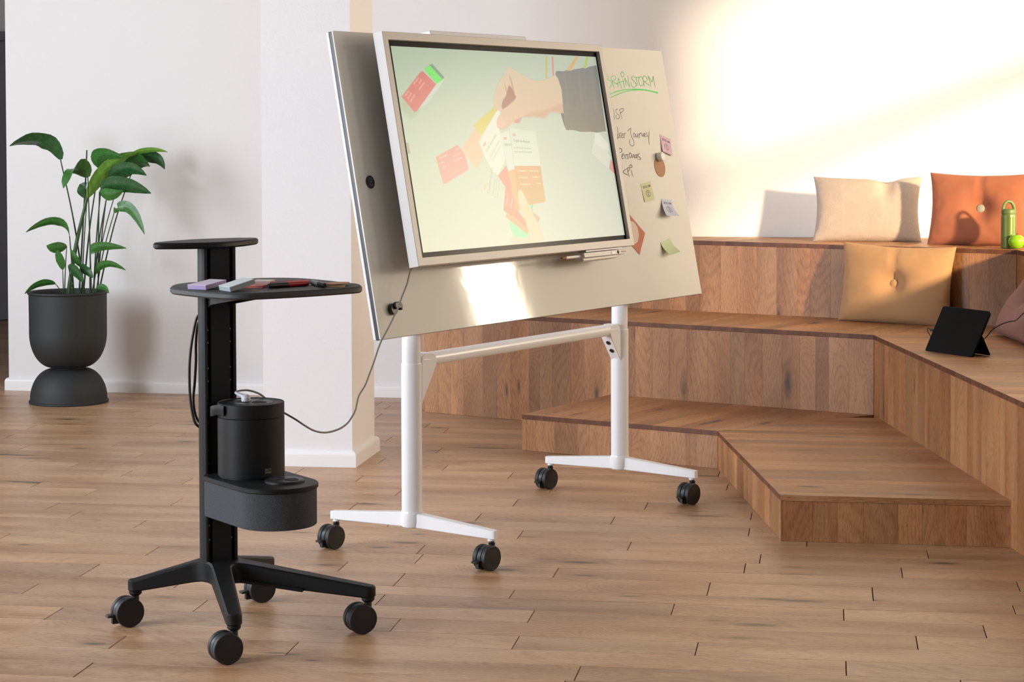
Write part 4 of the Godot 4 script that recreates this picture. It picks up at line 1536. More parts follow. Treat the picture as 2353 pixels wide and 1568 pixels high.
func board_items() -> void:
	var grp := "sticky notes on the whiteboard"
	note("sticky_note", "pink sticky note marked SESSION 1 near the whiteboard's right edge", Color(0.85, 0.73, 0.80), Vector2(1.818, 0.588), Vector2(1.890, 0.569), Vector2(1.875, 0.507), Vector2(1.809, 0.525), 0.006, "1", grp)
	note("sticky_note", "pale green sticky note marked SESSION 2 lying flat on the whiteboard", Color(0.79, 0.82, 0.66), Vector2(1.619, 0.412), Vector2(1.693, 0.420), Vector2(1.700, 0.352), Vector2(1.627, 0.346), 0.002, "2", grp)
	note("sticky_note", "pale blue sticky note marked SESSION 3 curling off the whiteboard", Color(0.77, 0.80, 0.88), Vector2(1.752, 0.355), Vector2(1.825, 0.348), Vector2(1.800, 0.284), Vector2(1.722, 0.291), 0.034, "3", grp)
	note("sticky_note", "blank pale green sticky note curling off the board near its lower right corner", Color(0.79, 0.85, 0.68), Vector2(1.692, 0.200), Vector2(1.765, 0.212), Vector2(1.762, 0.157), Vector2(1.698, 0.149), 0.036, "", grp)
	# round kraft card held by a magnet
	var o := thing("round_card", "small round brown card under the white magnet on the whiteboard", "card", bp(1.777, 0.472))
	wpart("disc", prism(disc(0.0375, 40), 0.0004, 0.0016, 0.0003, board_xf(1.777, 0.470, 0.0)), mat(Color(0.69, 0.54, 0.41), 0.85), o)
	o = thing("magnet", "white cylindrical magnet pinning the round brown card", "magnet", bp(1.770, 0.507))
	wpart("body", prism(disc(0.0165, 32), 0.0018, 0.022, 0.0022, board_xf(1.776, 0.504, 0.0)), M.white_metal, o)
	wpart("base", prism(disc(0.0168, 32), 0.0016, 0.004, 0.0003, board_xf(1.776, 0.504, 0.0)), M.steel, o)
	# terracotta card with a round pale field, half hidden behind the display
	o = thing("terracotta_card", "terracotta card with a pale round field, half hidden behind the display", "card", bp(1.53, 0.23))
	wpart("card", prism(V2([1.500, 0.312, 1.594, 0.237, 1.531, 0.164, 1.436, 0.239]), 0.0004, 0.0016, 0.0003, Transform3D(Basis(BU, BN, BV), BOARD_AT)), mat(Color(0.72, 0.46, 0.36), 0.8), o)
	wpart("round_field", prism(disc(0.040, 36), 0.0016, 0.0020, 0.0, board_xf(1.508, 0.243, 0.0)), mat(Color(0.82, 0.75, 0.71), 0.8), o)
	# stylus in the pen holder
	o = thing("stylus", "white stylus with a wooden pencil tip sticking out of the display's pen holder", "stylus", bp(0.94, 0.172, 0.085))
	var dx := Transform3D(Basis(BN, -BU, BV), bp(1.003, 0.1735, 0.083))
	wpart("barrel", lathe(V2([0.0, -0.02, 0.0048, -0.02, 0.0048, 0.082, 0.0046, 0.084, 0.0, 0.084]), 20, dx), M.white_metal, o)
	wpart("tip", lathe(V2([0.0, 0.084, 0.0046, 0.084, 0.0022, 0.106, 0.0, 0.106]), 20, dx), mat(Color(0.62, 0.38, 0.22), 0.6), o)
	wpart("point", lathe(V2([0.0, 0.106, 0.0022, 0.106, 0.0012, 0.115, 0.0, 0.117]), 16, dx), M.bezel, o)
	# magnetic hook that guides the cable
	o = thing("cable_clip", "black magnetic cable clip on the whiteboard's lower left corner", "clip", bp(0.066, 0.082))
	wpart("base", prism(disc(0.0165, 28), 0.0, 0.014, 0.002, board_xf(0.070, 0.0815, 0.0)), M.black_plastic, o)
	var arm := prism(rrect(0.034, 0.020, 0.007, 4), 0.012, 0.021, 0.002, board_xf(0.083, 0.091, 0.0))
	arm.add(prism(rrect(0.010, 0.020, 0.004, 4), 0.008, 0.021, 0.002, board_xf(0.097, 0.086, 0.0)))
	wpart("arm", arm, M.black_plastic, o)


# ------------------------------------------------------------------ the black media cart
const CX := Vector3(0.8214, 0, -0.5703)     # across the cart's post
const CZ := Vector3(0.5703, 0, 0.8214)      # out of its front


func media_cart() -> void:
	var t := thing("media_cart", "black rolling media cart with slotted post, rounded tray and felt basket", "cart", Vector3(-0.70, 0, -5.26))
	var c := Vector3(-0.757, 0, -5.270)
	# post: an extrusion with a slot down either side of its face
	var p := V2([-0.0465, 0.010, -0.043, 0.018, -0.0395, 0.0205, -0.036, 0.0205, -0.036, 0.010, -0.0265, 0.010, -0.0265, 0.0205, 0.027, 0.0205, 0.027, 0.010, 0.0365, 0.010, 0.0365, 0.0205, 0.0435, 0.0205, 0.0465, 0.017, 0.0465, -0.012, 0.043, -0.020, 0.036, -0.0235, -0.036, -0.0235, -0.043, -0.020, -0.0465, -0.012])
	var px := Transform3D(Basis(CX, Vector3.UP, CZ), c)
	var post := wpart("post", prism(p, 0.150, 0.972, 0.0, px), M.black, t, 28.0)
	for side in [-0.0313, 0.0317]:
		for y: float in [0.225, 0.262, 0.352, 0.42, 0.455, 0.525, 0.558, 0.632, 0.665, 0.730, 0.763]:
			var q: Vector3 = c + CX * side + Vector3(0, y, 0)
			wpart("slot_pin", rod(q + CZ * 0.0098, q + CZ * 0.0125, 0.0022, 0.0016, 8), M.steel, post)
	# base: four arms that grow out of a webbed hub
	var hub := c
	var tips := [Vector3(-0.972, 0, -5.275), Vector3(-0.668, 0, -4.900), Vector3(-0.368, 0, -5.193), Vector3(-0.665, 0, -5.545)]
	wpart("base", star_base(hub, tips), M.black, t, 30.0)
	var da := Vector3(0.975, -0.105, 0.193).normalized()
	var de := Vector3(-0.194, 0, 0.981)
	wpart("cable_duct", box(Vector3(0.17, 0.010, 0.058), hub + da * 0.15 + Vector3(0, 0.129, 0), 0.002, Basis(da, de.cross(da).normalized(), de)), M.black, t)
	for k in 4:
		castor(t, tips[k], [31.0, 28.0, 27.0, 30.0][k], 0.0375, k == 0 or k == 3, 0.086)
	# slim top shelf
	var sh := smooth_loop(V2([-0.906, -5.205, -0.880, -5.188, -0.800, -5.200, -0.735, -5.235, -0.690, -5.315, -0.668, -5.405, -0.676, -5.440, -0.705, -5.450, -0.770, -5.425, -0.845, -5.360, -0.900, -5.255]), 4)
	wpart("top_shelf", prism(sh, 0.972, 0.988, 0.004), M.black, t)
	# tray: a rounded three-cornered board on a cantilever bracket
	var tr := V2([-0.872, -5.260, -0.862, -5.205, -0.837, -5.162, -0.770, -5.083, -0.712, -5.030, -0.664, -5.012, -0.612, -5.024, -0.513, -5.089, -0.434, -5.160, -0.392, -5.205, -0.382, -5.242, -0.396, -5.310, -0.429, -5.355, -0.492, -5.442, -0.556, -5.515, -0.606, -5.541, -0.660, -5.541, -0.700, -5.522, -0.758, -5.461, -0.829, -5.395, -0.866, -5.335])
	var tray := wpart("tray", prism(smooth_loop(tr, 3), 0.858, 0.875, 0.004), M.laminate, t)
	var br := V2([0.0, 0.820, 0.022, 0.829, 0.20, 0.8565, 0.02, 0.8565, 0.0, 0.846])
	for side in [-0.031, 0.031]:
		wpart("bracket", prism(br, -0.0035, 0.0035, 0.001, Transform3D(Basis(CZ, CX, Vector3.UP), c + CX * side + CZ * 0.018)), M.black, tray)
	wpart("bracket_web", box(Vector3(0.066, 0.006, 0.11), c + CZ * 0.10 + Vector3(0, 0.853, 0), 0.001, Basis(CX, Vector3.UP, CZ)), M.black, tray)
	# felt basket with a lid and a power outlet
	var bc := Vector3(-0.585, 0, -5.075)
	var bx := Transform3D(Basis(CX, Vector3.UP, CZ), bc)
	var out := PackedVector2Array()
	for k in 25:
		var a := PI * k / 24.0
		out.append(Vector2(cos(a), sin(a)) * 0.104)
	for k in 7:
		var a := PI + PI / 2 * k / 6.0
		out.append(Vector2(-0.079, -0.190) + Vector2(cos(a), sin(a)) * 0.025)
	for k in 7:
		var a := PI * 1.5 + PI / 2 * k / 6.0
		out.append(Vector2(0.079, -0.190) + Vector2(cos(a), sin(a)) * 0.025)
	var basket := wpart("basket", prism(inset(out, 0.004), 0.298, 0.390, 0.002, bx), M.felt, t)
	wpart("basket_lid", prism(out, 0.3885, 0.4005, 0.002, bx), M.black, t)
	wpart("basket_arm", box(Vector3(0.074, 0.06, 0.05), c + CZ * 0.030 + Vector3(0, 0.35, 0), 0.001, Basis(CX, Vector3.UP, CZ)), M.black, basket)
	outlet(t, Vector3(-0.566, 0.4005, -5.090), 0.0495, 0.006, 0.0)


# a round power outlet plate with two sockets
func outlet(parent: Node3D, at: Vector3, r: float, h: float, turn: float) -> void:
	var o := wpart("outlet_plate", lathe(V2([0.0, 0.0, r, 0.0, r, h * 0.6, r - 0.003, h, 0.0, h]), 40, Transform3D(Basis(), at)), M.black_plastic, parent)
	var ex := Vector3(cos(0.5 + turn), 0, sin(0.5 + turn))
	for s in [-1.0, 1.0]:
		var q: Vector3 = at + ex * s * r * 0.42 + Vector3(0, h, 0)
		wpart("socket", lathe(V2([0.0, 0.0002, r * 0.33, 0.0002, r * 0.36, 0.0009, r * 0.38, 0.0, r * 0.38, -0.001, 0.0, -0.001]), 28, Transform3D(Basis(), q)), M.hole, o)
	wpart("port", prism(rrect(0.010, 0.004, 0.0015, 3), h, h + 0.0004, 0.0, Transform3D(Basis(), at)), M.hole, o)


func star_base(hub: Vector3, tips: Array) -> Soup:
	var h := Vector2(hub.x, hub.z)
	var dirs := []
	for q: Vector3 in tips:
		dirs.append(Vector2(q.x, q.z) - h)
	dirs.sort_custom(func(a: Vector2, b: Vector2) -> bool: return a.angle() < b.angle())
	var out := PackedVector2Array()
	var n := dirs.size()
	var w0 := 0.0245
	var w1 := 0.0195
	for i in n:
		var d: Vector2 = dirs[i]
		var e: Vector2 = dirs[(i + 1) % n]
		var dl := d.length()
		var el := e.length()
		d /= dl
		e /= el
		# round tip of arm i
		for k in 9:
			var a := d.angle() - PI / 2 + PI * k / 8.0
			out.append(h + d * dl + Vector2(cos(a), sin(a)) * w1)
		# web between arm i and the next
		var od := d.orthogonal() * -1.0
		if od.dot(e) < 0.0 and d.angle_to(e) > 0.0 and d.angle_to(e) < PI / 2 + 0.2:
			od = -od
		od = Vector2(-d.y, d.x)
		var oe := Vector2(e.y, -e.x)
		var a0 := h + od * w0
		var b0 := h + oe * w0
		var cr := d.cross(e)
		var x := h + (d + e).normalized() * w0
		if absf(cr) > 0.15:
			var s := (b0 - a0).cross(e) / cr
			x = a0 + d * s
		var f0 := x + d * 0.055
		var f1 := x + e * 0.055
		for k in 7:
			var t := k / 6.0
			out.append(f0.lerp(x, t).lerp(x.lerp(f1, t), t))
	var s := prism(out, 0.0, 0.05, 0.004)
	# the flat star becomes a sloping casting: thick at the hub, lower at the tips
	for i in s.v.size():
		var q := s.v[i]
		var away := Vector2(q.x, q.z) - h
		var reach := 0.3
		var best := -1.0
		for d: Vector2 in dirs:
			if away.normalized().dot(d.normalized()) > best:
				best = away.normalized().dot(d.normalized())
				reach = d.length()
		var f := clampf((away.length() - 0.045) / (reach - 0.045), 0.0, 1.0)
		var lo := lerpf(0.118, 0.088, f)
		var hi := lerpf(0.172, 0.118, f)
		s.v[i].y = lo + q.y if q.y < 0.025 else hi - (0.05 - q.y)
	for q: Vector3 in tips:
		s.add(lathe(V2([0.0, 0.078, 0.013, 0.078, 0.0165, 0.082, 0.0165, 0.09, 0.0, 0.09]), 24, Transform3D(Basis(), Vector3(q.x, 0, q.z))))
	return s


# a pad of paper given by its four top corners (counter-clockwise seen from above) and its thickness
func pad(called: String, label: String, c: Color, side: Color, top: Array, thick: float, group: String) -> void:
	var o: Vector3 = (top[0] + top[2]) / 2
	var n: Vector3 = (top[1] - top[0]).cross(top[2] - top[0]).normalized()
	if n.y < 0.0:
		n = -n
	var t := thing(called, label, "sticky pad", o - n * thick, group)
	var bod := Soup.new()
	var cov := Soup.new()
	for j in 4:
		var q: Vector3 = top[j]
		var r: Vector3 = top[(j + 1) % 4]
		bod.quad(q - n * thick, r - n * thick, r - n * 0.0008, q - n * 0.0008)
		cov.quad(q - n * 0.0008, r - n * 0.0008, r, q)
	for s: Array in [[bod, thick, 0.0008], [cov, 0.0008, 0.0]]:
		s[0].quad(top[0] - n * s[2], top[1] - n * s[2], top[2] - n * s[2], top[3] - n * s[2])
		s[0].quad(top[3] - n * s[1], top[2] - n * s[1], top[1] - n * s[1], top[0] - n * s[1])
	wpart("stack", bod, mat(side, 0.85), t)
	wpart("top_sheet", cov, mat(c, 0.8), t)


func marker(label: String, a: Vector3, b: Vector3, body: Color, cap: Color, cap_share: float, group: String) -> void:
	var t := thing("marker", label, "marker", a.lerp(b, 0.5) - Vector3(0, 0.0065, 0), group)
	var d := (b - a).normalized()
	var up := Vector3.UP
	var l := a.distance_to(b)
	var x := Transform3D(Basis(d.cross(up).normalized(), d, d.cross(up).normalized().cross(d)), a)
	var k := l * cap_share
	wpart("cap", lathe(V2([0.0, 0.0, 0.0052, 0.0, 0.0060, 0.0012, 0.0066, k * 0.6, 0.0068, k, 0.0, k]), 20, x), mat(cap, 0.35), t)
	wpart("barrel", lathe(V2([0.0, k, 0.0063, k, 0.0063, l - 0.0015, 0.0055, l, 0.0, l]), 20, x), mat(body, 0.35), t)


func tray_items() -> void:
	var y := 0.875
	var g := "pads of sticky notes on the cart's tray"
	pad("sticky_pad", "lilac sticky note pad at the left of the cart's tray", Color(0.84, 0.79, 0.86), Color(0.62, 0.55, 0.70), [Vector3(-0.810, y + 0.012, -5.137), Vector3(-0.761, y + 0.012, -5.112), Vector3(-0.720, y + 0.0205, -5.185), Vector3(-0.765, y + 0.0205, -5.214)], 0.0115, g)
	pad("sticky_pad", "thin white pad lying half under the lilac pad on the cart's tray", Color(0.82, 0.82, 0.83), Color(0.72, 0.73, 0.74), [Vector3(-0.752, y + 0.006, -5.172), Vector3(-0.712, y + 0.006, -5.135), Vector3(-0.680, y + 0.006, -5.196), Vector3(-0.722, y + 0.006, -5.226)], 0.006, g)
	pad("sticky_pad", "pale grey-white pad tilted up on the other pads, middle of the cart's tray", Color(0.80, 0.83, 0.83), Color(0.52, 0.56, 0.57), [Vector3(-0.726, y + 0.013, -5.093), Vector3(-0.691, y + 0.013, -5.035), Vector3(-0.638, y + 0.0285, -5.098), Vector3(-0.673, y + 0.0285, -5.152)], 0.012, g)
	pad("sticky_pad", "salmon pink pad under the tilted grey-white pad on the cart's tray", Color(0.78, 0.50, 0.46), Color(0.66, 0.36, 0.32), [Vector3(-0.680, y + 0.007, -5.172), Vector3(-0.626, y + 0.007, -5.164), Vector3(-0.615, y + 0.007, -5.215), Vector3(-0.662, y + 0.007, -5.230)], 0.007, g)
	pad("sticky_pad", "small pale pad stacked behind the salmon pink pad on the cart's tray", Color(0.86, 0.84, 0.82), Color(0.74, 0.60, 0.58), [Vector3(-0.664, y + 0.0135, -5.243), Vector3(-0.616, y + 0.0135, -5.236), Vector3(-0.608, y + 0.0135, -5.282), Vector3(-0.656, y + 0.0135, -5.290)], 0.0135, g)
	var mg := "markers on the cart's tray"
	var h := y + 0.0067
	marker("red marker with a navy cap, nearest the front of the cart's tray", Vector3(-0.611, h, -5.155), Vector3(-0.524, h, -5.238), Color(0.62, 0.03, 0.05), Color(0.06, 0.06, 0.10), 0.5, mg)
	marker("magenta marker lying behind the other markers on the cart's tray", Vector3(-0.611, h, -5.205), Vector3(-0.526, h, -5.287), Color(0.66, 0.05, 0.20), Color(0.45, 0.04, 0.22), 0.45, mg)
	marker("orange marker between the red and the magenta marker on the tray", Vector3(-0.606, h, -5.180), Vector3(-0.521, h, -5.262), Color(0.80, 0.38, 0.28), Color(0.42, 0.22, 0.30), 0.35, mg)
	marker("grey marker with a black cap pointing to the front of the tray", Vector3(-0.470, h, -5.166), Vector3(-0.513, h, -5.276), Color(0.34, 0.36, 0.36), Color(0.03, 0.035, 0.035), 0.42, mg)
	var cg := "round brown cards on the cart's tray"
	var kraft := mat(Color(0.70, 0.54, 0.40), 0.85)
	var o := thing("round_card", "lower of the two round brown cards at the right of the cart's tray", "card", Vector3(-0.453, y, -5.222), cg)
	wpart("disc", prism(disc(0.030, 36), 0.0, 0.0025, 0.0003, Transform3D(Basis(), Vector3(-0.453, y, -5.222))), kraft, o)
	o = thing("round_card", "upper of the two round brown cards at the right of the cart's tray", "card", Vector3(-0.451, y + 0.0026, -5.244), cg)
	wpart("disc", prism(disc(0.036, 36), 0.0, 0.0022, 0.0003, Transform3D(Basis(Vector3.BACK, 0.035), Vector3(-0.450, y + 0.0045, -5.252))), kraft, o)


func power_tower() -> void:
	var c := Vector3(-0.660, 0.4005, -5.185)
	var t := thing("power_tower", "black cylindrical power tower with a strap handle standing on the felt basket", "power supply", c)
	var r := 0.0838
	wpart("body", lathe(V2([0.0, 0.0, r - 0.004, 0.0, r - 0.004, 0.003, r, 0.004, r, 0.150, r - 0.0012, 0.1512, 0.0, 0.1512]), 64, Transform3D(Basis(), c)), M.black, t)
	var top := wpart("top", lathe(V2([0.0, 0.1515, r - 0.0012, 0.1515, r, 0.1527, r, 0.186, r - 0.001, 0.187, r - 0.003, 0.187, r - 0.0035, 0.1855, 0.0, 0.1855]), 64, Transform3D(Basis(), c)), M.black, t)
	var plate_ := wpart("outlet_plate", lathe(V2([0.0, 0.1850, 0.054, 0.1850, 0.055, 0.1860, 0.054, 0.1863, 0.0, 0.1863]), 48, Transform3D(Basis(), c)), M.black_plastic, top)
	for q: Vector2 in [Vector2(-0.020, -0.008), Vector2(0.022, 0.012)]:
		wpart("socket", lathe(V2([0.0, 0.0002, 0.0175, 0.0002, 0.019, 0.0009, 0.020, 0.0, 0.020, -0.001, 0.0, -0.001]), 28, Transform3D(Basis(), c + Vector3(q.x, 0.1863, q.y))), M.hole, plate_)
	# strap handle on the left with its round steel rivet
	var at := Vector3(-0.7290, 0.574, -5.137)
	var n := Vector3(-0.82, 0, 0.57)
	var g := []
	var path := smooth_path(V3([-0.715, 0.572, -5.118, -0.731, 0.5735, -5.135, -0.752, 0.567, -5.158, -0.7565, 0.560, -5.190, -0.747, 0.560, -5.222]), 4)
	for q in path:
		var w := []
		for k in 5:
			w.append(q + Vector3(-0.004, 0.0125 - 0.00625 * k, 0.002 * sin(k * 1.0)))
		g.append(w)
	wpart("strap", sheet(g, 0.002), M.black, t, 50.0)
	wpart("rivet", rod(at + n * 0.001, at + n * 0.0055, 0.0075, 0.0068, 24), M.steel, t)
	# maker's mark, two short lines of capitals
	var d := Vector3(0.61, 0, 0.7924)
	var ex := Vector3(0.7924, 0, -0.61)
	var p := c + d * (r + 0.0003)
	var s := letters("BACH", 0.0055, Vector3(p.x, 0.4228, p.z) - ex * 0.0095, ex * 0.92, Vector3.UP, d)
	s.add(letters("MANN", 0.0055, Vector3(p.x, 0.4160, p.z) - ex * 0.0095, ex * 0.80, Vector3.UP, d))
	wpart("lettering", s, mat(Color(0.62, 0.66, 0.48), 0.5), t, 35.0, false)


func cables() -> void:
	var t := thing("power_cable", "thin grey cable running from the display through the clip to the power tower", "cable", Vector3(-0.42, 0.52, -5.55))
	var p := V3([-0.262, 0.905, -5.985, -0.292, 0.869, -5.960, -0.303, 0.829, -5.935, -0.318, 0.789, -5.905, -0.327, 0.762, -5.885, -0.336, 0.743, -5.865, -0.348, 0.717, -5.810, -0.370, 0.674, -5.760, -0.386, 0.624, -5.712, -0.395, 0.598, -5.673, -0.404, 0.572, -5.633, -0.418, 0.549, -5.594, -0.421, 0.532, -5.554, -0.4215, 0.521, -5.515, -0.427, 0.509, -5.476, -0.439, 0.494, -5.436, -0.459, 0.485, -5.397, -0.487, 0.483, -5.357, -0.512, 0.493, -5.318, -0.533, 0.512, -5.279, -0.556, 0.531, -5.262, -0.60, 0.553, -5.285, -0.640, 0.590, -5.270, -0.655, 0.604, -5.240, -0.675, 0.611, -5.225, -0.694, 0.611, -5.212, -0.701, 0.609, -5.203])
	wpart("cord", tube(smooth_path(p, 5), 0.0025, -1.0, 8), M.cable_grey, t, 60.0)
	var plug := smooth_path(V3([-0.702, 0.6085, -5.202, -0.692, 0.604, -5.199, -0.682, 0.600, -5.196, -0.676, 0.597, -5.194]), 3)
	var s := tube(plug, 0.0030, 0.0085, 12)
	s.add(lathe(V2([0.0, 0.0, 0.0115, 0.0, 0.0118, 0.008, 0.0105, 0.013, 0.006, 0.0165, 0.0, 0.0172]), 24, Transform3D(Basis(), Vector3(-0.6735, 0.5875, -5.193))))
	wpart("plug", s, M.plug, t, 50.0)
	t = thing("cart_cable", "black cable hanging in a loop behind the cart's post", "cable", Vector3(-0.82, 0.65, -5.29))
	var q := V3([-0.800, 0.800, -5.296, -0.812, 0.788, -5.294, -0.8215, 0.746, -5.292, -0.828, 0.701, -5.290, -0.831, 0.656, -5.290, -0.8305, 0.600, -5.290, -0.826, 0.555, -5.290, -0.816, 0.517, -5.290, -0.795, 0.50, -5.302])
	var w := V3([-0.800, 0.782, -5.304, -0.811, 0.770, -5.302, -0.815, 0.724, -5.300, -0.8155, 0.679, -5.300, -0.819, 0.623, -5.300, -0.823, 0.583, -5.300, -0.820, 0.550, -5.298, -0.812, 0.525, -5.300, -0.795, 0.505, -5.308])
	wpart("cord", tube(smooth_path(q, 5), 0.0036, -1.0, 8), M.cable_black, t, 60.0)
	wpart("cord", tube(smooth_path(w, 5), 0.0036, -1.0, 8), M.cable_black, t, 60.0)


# ------------------------------------------------------------------ the plant
func plant() -> void:
	var c := Vector3(-2.083, 0, -9.652)
	var t := thing("planter", "dark grey planter shaped like two domes touching, against the back wall", "planter", c)
	var x := Transform3D(Basis(), c)
	var base := PackedVector2Array([Vector2(0.0, 0.0), Vector2(0.180, 0.0), Vector2(0.184, 0.003), Vector2(0.184, 0.010), Vector2(0.179, 0.014)])
	for k in 15:
		var a := PI / 2 * k / 14.0
		base.append(Vector2(0.075 + 0.103 * cos(a), 0.016 + 0.144 * sin(a)))
	base.append(Vector2(0.0, 0.160))
	wpart("foot", lathe(base, 56, x), M.pot, t)
	var bowl := PackedVector2Array([Vector2(0.0, 0.1605), Vector2(0.075, 0.1605)])
	for k in 17:
		var a := PI / 2 * k / 16.0
		bowl.append(Vector2(0.075 + 0.104 * sin(a), 0.3255 - 0.160 * cos(a)))
	for q: Vector2 in [Vector2(0.179, 0.40), Vector2(0.180, 0.508), Vector2(0.185, 0.511), Vector2(0.187, 0.515), Vector2(0.186, 0.520), Vector2(0.182, 0.522), Vector2(0.177, 0.518), Vector2(0.174, 0.508), Vector2(0.172, 0.40), Vector2(0.0, 0.40)]:
		bowl.append(q)
	wpart("bowl", lathe(bowl, 56, x), M.pot, t)
	wpart("soil", lathe(V2([0.0, 0.402, 0.171, 0.402, 0.170, 0.470, 0.10, 0.478, 0.0, 0.480]), 40, x), M.soil, t)

	var p := thing("potted_plant", "tall green plant with long stalks and drooping paddle leaves growing in the planter", "plant", c + Vector3(0, 0.475, 0))
	var A: Material = M.leaf
	var B: Material = M.leaf_dark
	var C: Material = M.leaf_fresh
	# [stalk foot, leaf base, point on the midrib, tip, half width, sideways hint, fold, material, stalk radius]
	var L := [
		[V(-2.00, .47, 0), V(-2.106, 1.139, 3), V(-2.185, 1.224, 7), V(-2.326, 1.203, 10), .058, V3D(.45, .55, .7), .25, B, .0045],
		[V(-1.97, .47, 2), V(-1.975, 1.056, 5), V(-2.025, 1.098, 9), V(-2.072, 1.008, 13), .055, V3D(.8, .5, .3), .35, A, .004],
		[V(-2.02, .47, -2), V(-1.935, 1.100, -1), V(-1.915, 1.158, 4), V(-1.795, 1.146, 8), .038, V3D(-.55, .75, .4), .3, A, .0045],
		[V(-2.08, .47, 4), V(-1.985, .960, 2), V(-1.885, 1.095, 2), V(-1.770, 1.168, 2), .036, V3D(-.6, .6, .5), .55, C, .0115],
		[V(-1.99, .47, -5), V(-1.80, 1.150, -2), V(-1.71, 1.180, -2), V(-1.612, 1.172, -1), .014, V3D(.1, .9, .5), .4, C, .003],
		[V(-1.98, .47, -4), V(-1.900, 1.010, -6), V(-1.800, 1.118, -5), V(-1.700, 1.105, -3), .060, V3D(-.35, .8, .5), .25, A, .004],
		[V(-1.95, .47, 0), V(-1.885, 1.045, 1), V(-1.800, 1.095, 4), V(-1.700, 1.064, 6), .034, V3D(.1, .9, .4), .3, B, .004],
		[V(-1.96, .47, 3), V(-1.915, 1.003, 5), V(-1.810, 1.020, 9), V(-1.671, .982, 11), .043, V3D(.05, .9, .45), .3, B, .0045],
		[V(-1.94, .47, 1), V(-1.920, .990, 6), V(-1.865, .975, 10), V(-1.800, .995, 11), .030, V3D(.1, .9, .4), .3, A, .004],
		[V(-1.96, .47, -6), V(-1.780, 1.120, -9), V(-1.690, 1.145, -7), V(-1.634, 1.090, -5), .033, V3D(.5, .7, .5), .3, B, .004],
		[V(-1.95, .47, 5), V(-1.848, .893, 8), V(-1.775, .914, 11), V(-1.699, .793, 13), .027, V3D(.75, .6, .3), .3, A, .0035],
		[V(-2.05, .47, 2), V(-2.063, .783, 5), V(-2.125, .852, 8), V(-2.255, .803, 10), .024, V3D(-.15, .8, .6), .3, A, .004],
		[V(-2.09, .47, 5), V(-2.070, .738, 8), V(-2.115, .730, 11), V(-2.155, .742, 12), .027, V3D(0, 1, .3), .3, A, .003],
		[V(-1.97, .47, 6), V(-1.958, .702, 9), V(-1.910, .735, 12), V(-1.783, .729, 13), .024, V3D(.15, .9, .4), .35, A, .003],
		[V(-1.96, .47, 7), V(-1.935, .608, 9), V(-1.880, .655, 12), V(-1.787, .627, 13), .019, V3D(.1, .9, .5), .35, A, .003],
		[V(-2.07, .47, 7), V(-2.125, .562, 8), V(-2.190, .563, 11), V(-2.254, .520, 14), .018, V3D(.1, .9, .5), .3, A, .003],
		[V(-1.97, .47, 9), V(-1.932, .540, 10), V(-1.893, .548, 12), V(-1.864, .520, 14), .014, V3D(.3, .9, .4), .3, A, .0025],
		[V(-2.09, .47, 6), V(-2.088, .628, 9), V(-2.099, .680, 11), V(-2.107, .720, 12), .022, V3D(1, .1, .3), .4, A, .003],
		[V(-2.04, .47, 6), V(-2.062, .645, 9), V(-2.018, .612, 12), V(-1.985, .572, 13), .030, V3D(.3, .8, .5), .3, B, .003],
		[V(-2.00, .47, 4), V(-2.005, .648, 8), V(-1.968, .622, 12), V(-1.940, .592, 13), .022, V3D(.5, .8, .4), .3, B, .003],
		[V(-2.02, .47, 3), V(-2.012, .640, 6), V(-2.033, .680, 8), V(-2.050, .722, 8), .017, V3D(1, .2, .3), .4, A, .003],
		[V(-2.03, .47, -4), V(-2.000, .955, -5), V(-2.018, .990, -3), V(-1.995, 1.030, -2), .032, V3D(.9, .1, .4), .3, B, .0035],
	]
	for q: Array in L:
		var foot: Vector3 = q[0]
		var b: Vector3 = q[1]
		var bend := foot.lerp(b, 0.55) + Vector3((foot.x - b.x) * 0.10, 0, 0)
		var stalk := wpart("stalk", tube(smooth_path(PackedVector3Array([foot, bend, b]), 7), q[8], q[8] * 0.6, 8), M.stem if q[8] > 0.01 else M.stem_dark, p, 60.0)
		wpart("leaf", leaf(b, q[2], q[3], q[4], q[5], q[6]), q[7], stalk, 70.0)
	wpart("shoot", tube(smooth_path(PackedVector3Array([V(-2.04, .47, -3), V(-2.015, .85, -3), V(-1.999, 1.06, -2), V(-1.993, 1.182, -2)]), 5), 0.0045, 0.0032, 8), M.stem_dark, p, 60.0)


func V(x: float, y: float, dz: float) -> Vector3:
	return Vector3(x, y, -9.66 + dz * 0.01)


func V3D(x: float, y: float, z: float) -> Vector3:
	return Vector3(x, y, z)


func leaf(b: Vector3, m: Vector3, tip: Vector3, half: float, side: Vector3, fold: float) -> Soup:
	var g := []
	var ctl := m * 2.0 - (b + tip) * 0.5
	for i in 13:
		var t := i / 12.0
		var c := b.lerp(ctl, t).lerp(ctl.lerp(tip, t), t)
		var d := (b.lerp(ctl, minf(t + 0.02, 1.0)).lerp(ctl.lerp(tip, minf(t + 0.02, 1.0)), minf(t + 0.02, 1.0)) - b.lerp(ctl, maxf(t - 0.02, 0.0)).lerp(ctl.lerp(tip, maxf(t - 0.02, 0.0)), maxf(t - 0.02, 0.0))).normalized()
		var s := (side - d * side.dot(d)).normalized()
		var n := s.cross(d).normalized()
		if n.y < 0.0:
			n = -n
		var w := half * pow(sin(PI * pow(clampf(t * 0.985 + 0.012, 0.0, 1.0), 0.80)), 0.65)
		var row := []
		for j in 9:
			var x := (j - 4) / 4.0
			var ripple := 0.06 * sin(t * 17.0 + x * 2.0) * absf(x)
			row.append(c + s * x * w + n * w * (fold * (absf(x) - 0.35 * x * x) + ripple))
		g.append(row)
	return sheet(g, 0.0012)


